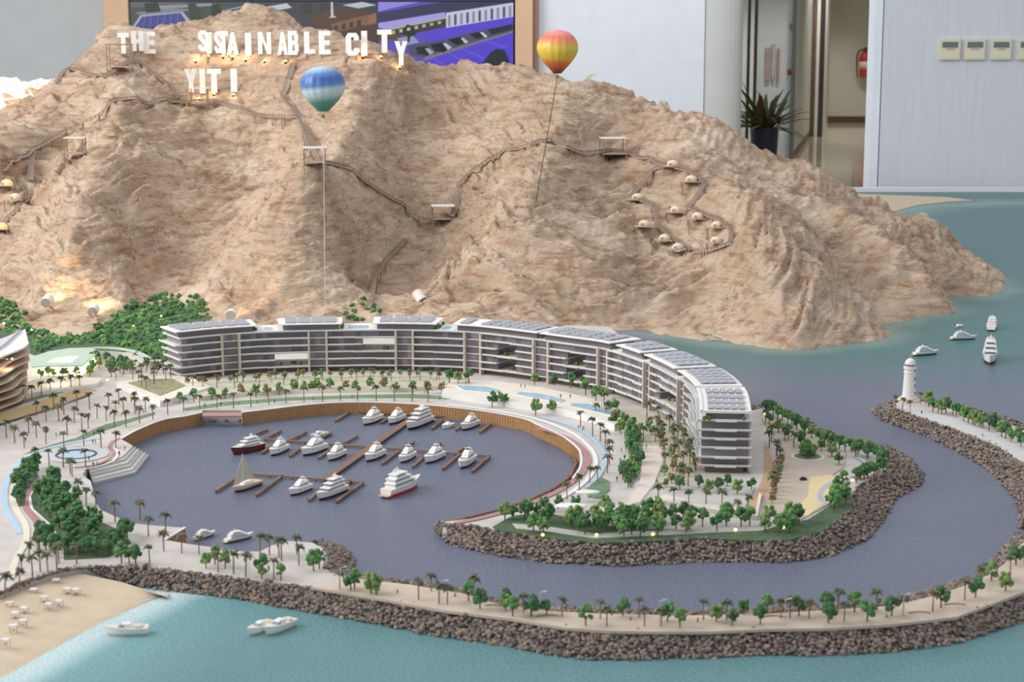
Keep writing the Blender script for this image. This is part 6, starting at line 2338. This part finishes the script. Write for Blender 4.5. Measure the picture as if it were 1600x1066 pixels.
def scatter(poly, n_, gap=.013, z=LZ):
    """points inside a picture outline, at least gap apart on the ground"""
    xs_ = [p[0] for p in poly]
    ys_ = [p[1] for p in poly]
    out, W3 = [], []
    for _ in range(n_ * 60):
        x, y = rt.uniform(min(xs_), max(xs_)), rt.uniform(min(ys_), max(ys_))
        if not inpoly(x, y, poly):
            continue
        p = P(x, y, z)
        if any((p - q_).length < gap for q_ in W3):
            continue
        W3.append(p)
        out.append((x, y))
        if len(out) >= n_:
            break
    return out


def jit(pts, dx=1.5, dy=1.0):
    return [(x + rt.uniform(-dx, dx), y + rt.uniform(-dy, dy)) for x, y in pts]


palms([(12, 631), (24, 628), (37, 625), (50, 623), (65, 619), (79, 615), (95, 612), (111, 610), (125, 608)], '# palm tree of the row along the tan road by the wavy block', 'palms along the tan road')
palms([(10, 684), (23, 692), (38, 700), (45, 677), (57, 684), (72, 693), (57, 649), (72, 658), (92, 658), (100, 648), (105, 679), (116, 660), (128, 670), (138, 669), (152, 654), (166, 657), (181, 649), (193, 645), (210, 636), (227, 643), (211, 646), (84, 640), (140, 640), (170, 636), (186, 630), (120, 632)],
      'palm tree on the white plaza behind the green lawn strip', 'palms on the white plaza')
palms([(131, 697), (100, 699), (158, 699), (181, 700), (56, 725), (77, 729), (99, 730), (134, 730), (110, 741)], '# palm tree of those around the round fountain pool', 'palms around the fountain')
palms([(218, 661), (197, 667), (179, 666), (239, 655), (262, 648), (287, 643), (312, 639), (339, 638), (365, 638), (392, 636), (420, 632), (447, 630), (475, 628), (504, 627), (532, 626), (559, 626), (588, 626), (616, 626), (644, 627), (669, 628)],
      '# palm tree of the row along the marina quay edge', 'palms along the quay')
palms([(113, 745), (123, 779), (135, 791), (150, 794), (180, 816), (219, 813), (232, 838), (259, 833)], '# palm tree on the shore path beside the left park', 'palms on the left shore path')
trees([(281, 630), (303, 628), (331, 625), (352, 623), (377, 618), (400, 621), (417, 619), (436, 617), (460, 613), (475, 613), (487, 612), (496, 611), (515, 613), (541, 610), (555, 612), (579, 608), (600, 610), (619, 613), (645, 615), (668, 615), (690, 615)],
      '# small tree in the lawn row between quay and block', 'trees of the quay lawn', .95, kinds=(0, 2, 3, 5, 7, 8), name='lawn_tree')
palms(jit([(300 + k * 21, 606 - min(k, 10) * 1.0) for k in range(19)], 6, 3), '# small palm in the garden under the curved block', 'palms at the foot of the block', .8, z=.041)
trees(jit([(296 + k * 15, 601 - min(k, 12) * .9) for k in range(27)], 6, 2), '# olive shrub in the garden under the curved block', 'shrubs at the foot of the block', .66, z=.041, kinds=(2, 3, 8, 0), name='garden_shrub', cat='shrub')
trees([(835, 602), (866, 602), (892, 606), (915, 617), (931, 626), (944, 626), (702, 598), (716, 599), (732, 598)], '# round tree between the block and the pool terrace', 'trees at the pool terrace', 1.05, z=.047)
trees([(837, 649), (863, 647), (769, 636), (782, 632), (788, 636)], '# tree on the promenade below the pool terrace wall', 'trees under the pool terrace', 1.15)
trees(scatter([(936, 652), (960, 642), (986, 656), (1003, 690), (1004, 730), (986, 768), (970, 757), (985, 715), (972, 682)], 32, .013), 'green tree in the dense garden strip right of the marina', 'trees of the garden strip', .95)
palms([(907, 667), (926, 681), (938, 689), (946, 697), (952, 712), (952, 726), (949, 739), (934, 755), (921, 755), (905, 771), (886, 780), (946, 655), (960, 668), (930, 652)], '# palm on the curved promenade by the rose path', 'palms on the curved promenade')
palms(scatter([(1000, 645), (1040, 664), (1072, 688), (1086, 716), (1086, 762), (1044, 766), (1036, 720)], 22, .024) + [(1005, 692), (1024, 692)], 'palm tree in the courtyard garden left of the end tower', 'palms of the courtyard garden')
trees(scatter([(1000, 650), (1040, 668), (1076, 695), (1086, 720), (1086, 766), (1040, 772), (1034, 720)], 18, .02), 'shrub tree in the courtyard garden left of the end tower', 'shrubs of the courtyard garden', .8, kinds=(2, 3, 8, 0, 5), name='garden_shrub', cat='shrub')
palms([(1028, 789), (1053, 791), (1076, 792), (1103, 794), (1128, 798), (1152, 808), (1168, 803)], '# palm of the row before the end tower wall', 'palms before the end tower')
trees([(1062, 768), (1122, 768), (1152, 774), (1092, 764), (1174, 768), (1136, 762), (1108, 772)], '# tree at the foot of the end tower', 'trees at the end tower', .95)
trees(scatter([(776, 822), (800, 806), (850, 812), (930, 812), (1000, 806), (1100, 812), (1180, 818), (1245, 812), (1292, 798), (1322, 774), (1328, 795), (1300, 815), (1240, 838), (1100, 837), (960, 843), (850, 838)], 64, .018), 'leafy green tree in the park along the peninsula boulders', 'trees of the peninsula park', 1.12)
trees([(850, 800), (872, 796), (840, 808), (820, 812), (802, 812), (900, 798), (945, 800)], '# tree at the peninsula tip by the white canopy', 'trees at the peninsula tip', 1.0)
el = densify([Vector((x, y, 0)) for x, y in ((1196, 642), (1240, 664), (1296, 694), (1340, 708), (1378, 716), (1386, 728), (1370, 742), (1340, 752))], 9.5)
trees(jit([(p.x - 3, p.y + 3) for p in el], 4, 3), '# tree along the far shore of the peninsula', 'trees of the far shore', 1.05)
trees(jit([(1200, 664), (1216, 676), (1232, 688), (1250, 696), (1285, 705), (1300, 716), (1312, 728), (1255, 716), (1262, 712), (1270, 716), (1262, 719), (1310, 768), (1304, 782), (1298, 792), (1318, 760)], 2, 1), '# tree beside the peninsula road and roundabout', 'trees by the road', 1.0)
palms([(1196, 662), (1205, 690), (1202, 700), (1213, 712), (1218, 730), (1214, 748), (1208, 764), (1214, 722), (1226, 690), (1240, 700), (1212, 756), (1206, 772)], '# palm between the end tower and the peninsula road', 'palms by the peninsula road')
al = densify([Vector((x, y, 0)) for x, y in ((1446, 640), (1500, 656), (1556, 678), (1600, 700), (1650, 740))], 8.5)
trees(jit([(p.x + 3, p.y + rt.choice((-4, 2))) for p in al], 3, 2), '# tree along the lighthouse arm promenade', 'trees of the lighthouse arm', 1.05)
palms([(1398, 635), (1410, 641), (1422, 644), (1438, 631), (1446, 633)], '# small palm at the foot of the lighthouse', 'palms at the lighthouse', .75)
trees([(801, 966), (830, 966), (854, 964), (915, 981), (973, 966), (1043, 975), (1062, 984), (1119, 975), (1144, 981), (1161, 963), (1188, 979), (789, 948), (1198, 960), (1248, 966), (1294, 977), (1293, 960), (1335, 960), (1355, 974), (1393, 966), (1470, 953), (1524, 937), (1549, 911), (1571, 927), (1587, 886), (1600, 880),
       (548, 926), (554, 923), (580, 931), (588, 932), (732, 942), (750, 955), (790, 957)], '# green tree on the outer breakwater promenade', 'trees of the outer promenade', 1.05)
palms([(878, 967), (938, 970), (948, 982), (999, 968), (1007, 982), (1033, 982), (1099, 972), (1135, 972), (1220, 970), (1234, 969), (1264, 970), (1319, 974), (1309, 958), (1370, 957), (1411, 965), (1457, 959), (1507, 941), (1533, 917), (1578, 906), (654, 940), (674, 927), (686, 947), (699, 947), (740, 935), (818, 960), (531, 924)],
      '# palm tree on the outer breakwater promenade', 'palms of the outer promenade', .95)
palms([(421, 867), (436, 871), (440, 876), (467, 883), (464, 866), (406, 867), (384, 901), (428, 905), (341, 894), (365, 897), (311, 866), (284, 864), (256, 861), (234, 884)], '# palm on the wide promenade by the moored yachts', 'palms of the near promenade')
trees([(409, 905), (439, 907), (490, 892), (499, 889), (202, 880), (322, 888), (336, 882), (352, 888), (408, 898), (212, 882), (190, 880)], '# green tree on the wide promenade by the moored yachts', 'trees of the near promenade', 1.0)
palms([(31, 922), (51, 904), (75, 895), (89, 890), (34, 898), (120, 882), (8, 934), (63, 893), (46, 880), (60, 870), (92, 880)], '# palm on the path above the sand beach', 'palms above the beach')
trees(scatter([(50, 795), (60, 764), (85, 754), (105, 770), (125, 794), (150, 816), (195, 836), (205, 850), (170, 870), (108, 874), (100, 846), (80, 818)], 46, .016) + scatter([(22, 770), (32, 738), (58, 730), (55, 746), (38, 768), (36, 800), (26, 800)], 14, .015) + scatter([(60, 838), (78, 836), (86, 866), (62, 868)], 6, .014),
      'dark green tree in the park beside the winding rose path', 'trees of the left park', 1.12, kinds=(1, 4, 6, 9))
palms(scatter([(150, 588), (190, 584), (262, 572), (268, 590), (230, 612), (200, 604)], 20, .022), 'palm in the planting beside the left end of the curved block', 'palms at the left end of the block', .9, z=.047)
trees(scatter([(128, 584), (150, 566), (200, 560), (255, 566), (262, 582), (200, 590), (150, 594)], 24, .018), 'green tree between the glowing pavilion and the curved block', 'trees by the pavilion', .95)
trees([(76, 588), (98, 589), (104, 588), (84, 590), (64, 592), (120, 590), (66, 556), (58, 552)], '# small tree around the glowing pavilion', 'trees before the pavilion', .8)
trees(jit([(1219 - k * 1.4, 730 + k * 6.5) for k in range(10)], 1.5, 1), '# grey green shrub in the median beside the tan road', 'shrubs of the road median', .7, kinds=(3, 8, 2), name='median_shrub', cat='shrub')
# the wooded foot of the hill
fpts = scatter([(-20, 470), (14, 484), (62, 520), (112, 532), (160, 508), (214, 476), (250, 468), (318, 480), (332, 496), (276, 506), (264, 520), (262, 562), (232, 558), (204, 546), (150, 538), (96, 542), (62, 552), (46, 536), (-20, 512)], 290, .013)
for x, y in fpts:
    p = P(x, y, LZ)
    p.z = max(LZ - .002, min(hgt(p.x, p.y), LZ + .12)) - .001
    o = obj('forest_bush', BUSH[rt.randrange(8)])
    tag(o, 'dense green bush in the wood at the foot of the hill', 'bush', 'bushes of the wooded hill foot')
    o.location = p
    s_ = rt.uniform(1.1, 1.6)
    o.scale = (s_, s_, s_ * rt.uniform(.9, 1.25))
    o.rotation_euler = (0, 0, rt.uniform(0, 6.28))
for x, y in scatter([(536, 500), (572, 488), (600, 500), (590, 506), (540, 506)], 14, .012):
    p = P(x, y, LZ)
    o = obj('forest_bush', BUSH[rt.randrange(8)])
    tag(o, 'green bush in the gully behind the block roofs', 'bush', 'bushes in the gully')
    p.z = max(LZ, hgt(p.x, p.y))
    o.location = p
    o.rotation_euler = (0, 0, rt.uniform(0, 6.28))

ug = MB()
for x, y in scatter([(-20, 478), (14, 490), (62, 524), (112, 534), (162, 510), (216, 478), (250, 470), (316, 484), (330, 497), (276, 506), (264, 520), (262, 562), (232, 558), (204, 546), (150, 538), (96, 542), (62, 552), (46, 536), (-20, 512)], 420, .009):
    p = P(x, y, LZ)
    p.z = max(LZ - .001, min(hgt(p.x, p.y), LZ + .12))
    blob(ug, p + Vector((0, 0, .003)), rt.uniform(.006, .010), rt)
tag(ug.build('forest_undergrowth', m_tf[4]), 'low dark green undergrowth between the bushes at the hill foot', 'undergrowth', kind='stuff')

# ------------------------------------------------------------------ people
def person_mesh(i):
    r = random.Random(20 + i)
    mb = MB()
    H = .0115
    # one closed skin: rings from the feet up, legs merge at the hip
    prof = [(.0009, 0), (.0008, .002), (.00105, .0045), (.0013, .0056), (.00115, .0066), (.0015, .0084), (.0014, .0092), (.0006, .0096), (.0009, .0102), (.00085, .0110), (.0003, .0115)]
    n_ = 8
    vs = []
    for rr, z in prof:
        for k in range(n_):
            a_ = 2 * math.pi * k / n_
            vs.append((rr * 1.15 * math.cos(a_), rr * .75 * math.sin(a_), z))
    fs = [(j * n_ + k, j * n_ + (k + 1) % n_, (j + 1) * n_ + (k + 1) % n_, (j + 1) * n_ + k) for j in range(len(prof) - 1) for k in range(n_)]
    fs += [tuple(range(n_))[::-1], tuple(range((len(prof) - 1) * n_, len(prof) * n_))]
    mb.add(vs, fs)
    for j in range(len(prof) - 1):
        for k in range(n_):
            mb.m[j * n_ + k] = 0 if j < 4 else 1 if j < 7 else 2
    for s_ in (-1, 1):
        mb.bar((s_ * .0017, 0, .0088), (s_ * .0023, -.0004, .0052), .0006, mi=1)
    cols = [((52, 48, 54), (60, 58, 66)), ((70, 60, 56), (176, 170, 164)), ((48, 50, 60), (150, 90, 80)), ((60, 56, 60), (48, 46, 50))][i]
    return mb.mesh('person', [mat('trousers_%d' % i, cols[0], .8), mat('shirt_%d' % i, cols[1], .8), mat('skin', (180, 140, 116), .7)], True)


PEO = [person_mesh(i) for i in range(4)]


def people(pts, label, group, z=LZ + .001):
    for x, y in pts:
        o = obj('person', PEO[rt.randrange(4)])
        tag(o, label, 'person', group)
        o.location = P(x, y, z)
        o.rotation_euler = (0, 0, rt.uniform(0, 6.28))


people([(145, 693), (149, 693), (195, 704), (186, 712), (152, 728), (146, 729), (139, 720), (147, 680), (88, 683), (40, 690)], 'tiny standing figure on the fountain plaza', 'figures on the plaza')
people([(904, 671), (910, 674), (912, 672)], 'tiny figure in a group of three on the curved promenade', 'figures in a trio')
people([(971, 707), (978, 704), (969, 722), (976, 718), (974, 733), (964, 752), (981, 745)], 'tiny dark figure strolling on the sandy walk beside the garden strip', 'figures on the garden walk')
people([(876, 622), (891, 622), (940, 637), (814, 606), (820, 606), (728, 600), (733, 600)], 'tiny figure on the pool terrace', 'figures on the pool terrace', .048)
people([(345, 634), (373, 633), (402, 631), (429, 630), (489, 626), (550, 622), (687, 625), (320, 636)], 'tiny figure on the promenade under the quay palms', 'figures on the quay promenade')
people([(1010, 701), (1031, 699)], 'tiny figure at the top of the garden ramp', 'figures on the ramp', .037)
people([(621, 930), (711, 935), (985, 972), (1090, 975), (1385, 968), (475, 862), (420, 893), (1440, 648), (1535, 684)], 'tiny figure on the breakwater promenade', 'figures on the breakwater')

# ------------------------------------------------------------------ garden lamps
GL = [(848, 842, 'first'), (932, 842, 'second'), (1020, 841, 'third'), (1149, 834, 'fourth'), (1224, 830, 'fifth')]
LL = [(x, y, '%s glowing garden lamp from the left on the peninsula grass verge' % o_) for x, y, o_ in GL] + [(1332, 756, 'glowing garden lamp at the peninsula bend by the yellow plaza'), (1253, 680, 'glowing garden lamp among the far shore trees'), (1195, 651, 'glowing garden lamp behind the end tower'),
     (73, 787, 'glowing garden lamp in the park by the rose path'), (168, 598, 'glowing lamp beside the pavilion planting'), (209, 520, 'glowing lamp in the middle of the wooded hill foot'), (252, 504, 'glowing lamp in the wood nearest the block'), (50, 526, 'glowing lamp behind the wavy block')]
for x, y, lab in LL:
    t = thing('garden_lamp', lab, 'lamp', tuple(P(x, y, LZ)), 0, 'glowing garden lamps')
    hgt_l = .006 if y > 560 else .02
    MB().bar((0, 0, -.001), (0, 0, hgt_l), .0014, n=6).build('post', m_dark, t)
    MB().lathe((0, 0, hgt_l - .001), [(.0012, 0), (.0031, .0018), (.0031, .0038), (.0012, .0056)], 10).build('globe', mat('yellow_globe', (255, 240, 150), .4, emit=(255, 238, 130), estr=3.2), t, True)

# ------------------------------------------------------------------ lamp posts of the promenades
m_post = mat('lamp_post_grey', (206, 204, 202), .5)
post_proto = [('pole', MB().bar((0, 0, -.001), (0, 0, .044), .0011, n=6).mesh('pole', m_post), []), ('lamp_arm', MB().bar((0, 0, .0435), (.007, 0, .0455), .0012, n=4).mesh('lamp_arm', m_post), []),
              ('lamp_head', MB().box((.009, 0, .0456), (.006, .0022, .0012)).mesh('lamp_head', m_kerb), [])]
for i_, (x, y) in enumerate(((390, 903), (532, 926), (690, 948), (843, 966), (1030, 980), (1226, 978), (1411, 970), (1545, 932))):
    place(post_proto, 'lamp_post', nth('# thin pale lamp post on the outer promenade', i_), 'lamp post', tuple(P(x, y, LZ + .001)), .3, 1.0, 'lamp posts of the outer promenade')

# ------------------------------------------------------------------ beach shelters
for i, (x, y) in enumerate(((88, 914), (53, 929), (69, 941), (105, 928), (119, 929), (76, 952), (92, 947), (16, 950), (24, 966), (38, 958), (21, 986), (36, 978), (9, 1008))):
    p = P(x, y, .012)
    rowname = 'upper' if y < 935 else 'middle' if y < 960 else 'lower'
    t = thing('beach_shelter', 'small white fabric beach shelter in the %s row on the sand' % rowname, 'shelter', tuple(p), rt.uniform(-.3, .3), 'shelters on the beach')
    MB().box((0, 0, .010), (.013, .011, .0012)).build('canopy', mat('shelter_white', (236, 226, 220), .8), t)
    for sx in (-1, 1):
        for sy in (-1, 1):
            MB().bar((sx * .0055, sy * .0045, -.004), (sx * .0055, sy * .0045, .010), .0009).build('leg', m_conc, t)
    MB().box((0, -.001, .002), (.004, .009, .0014)).build('lounger', mat('lounger_grey', (176, 164, 158), .8), t)
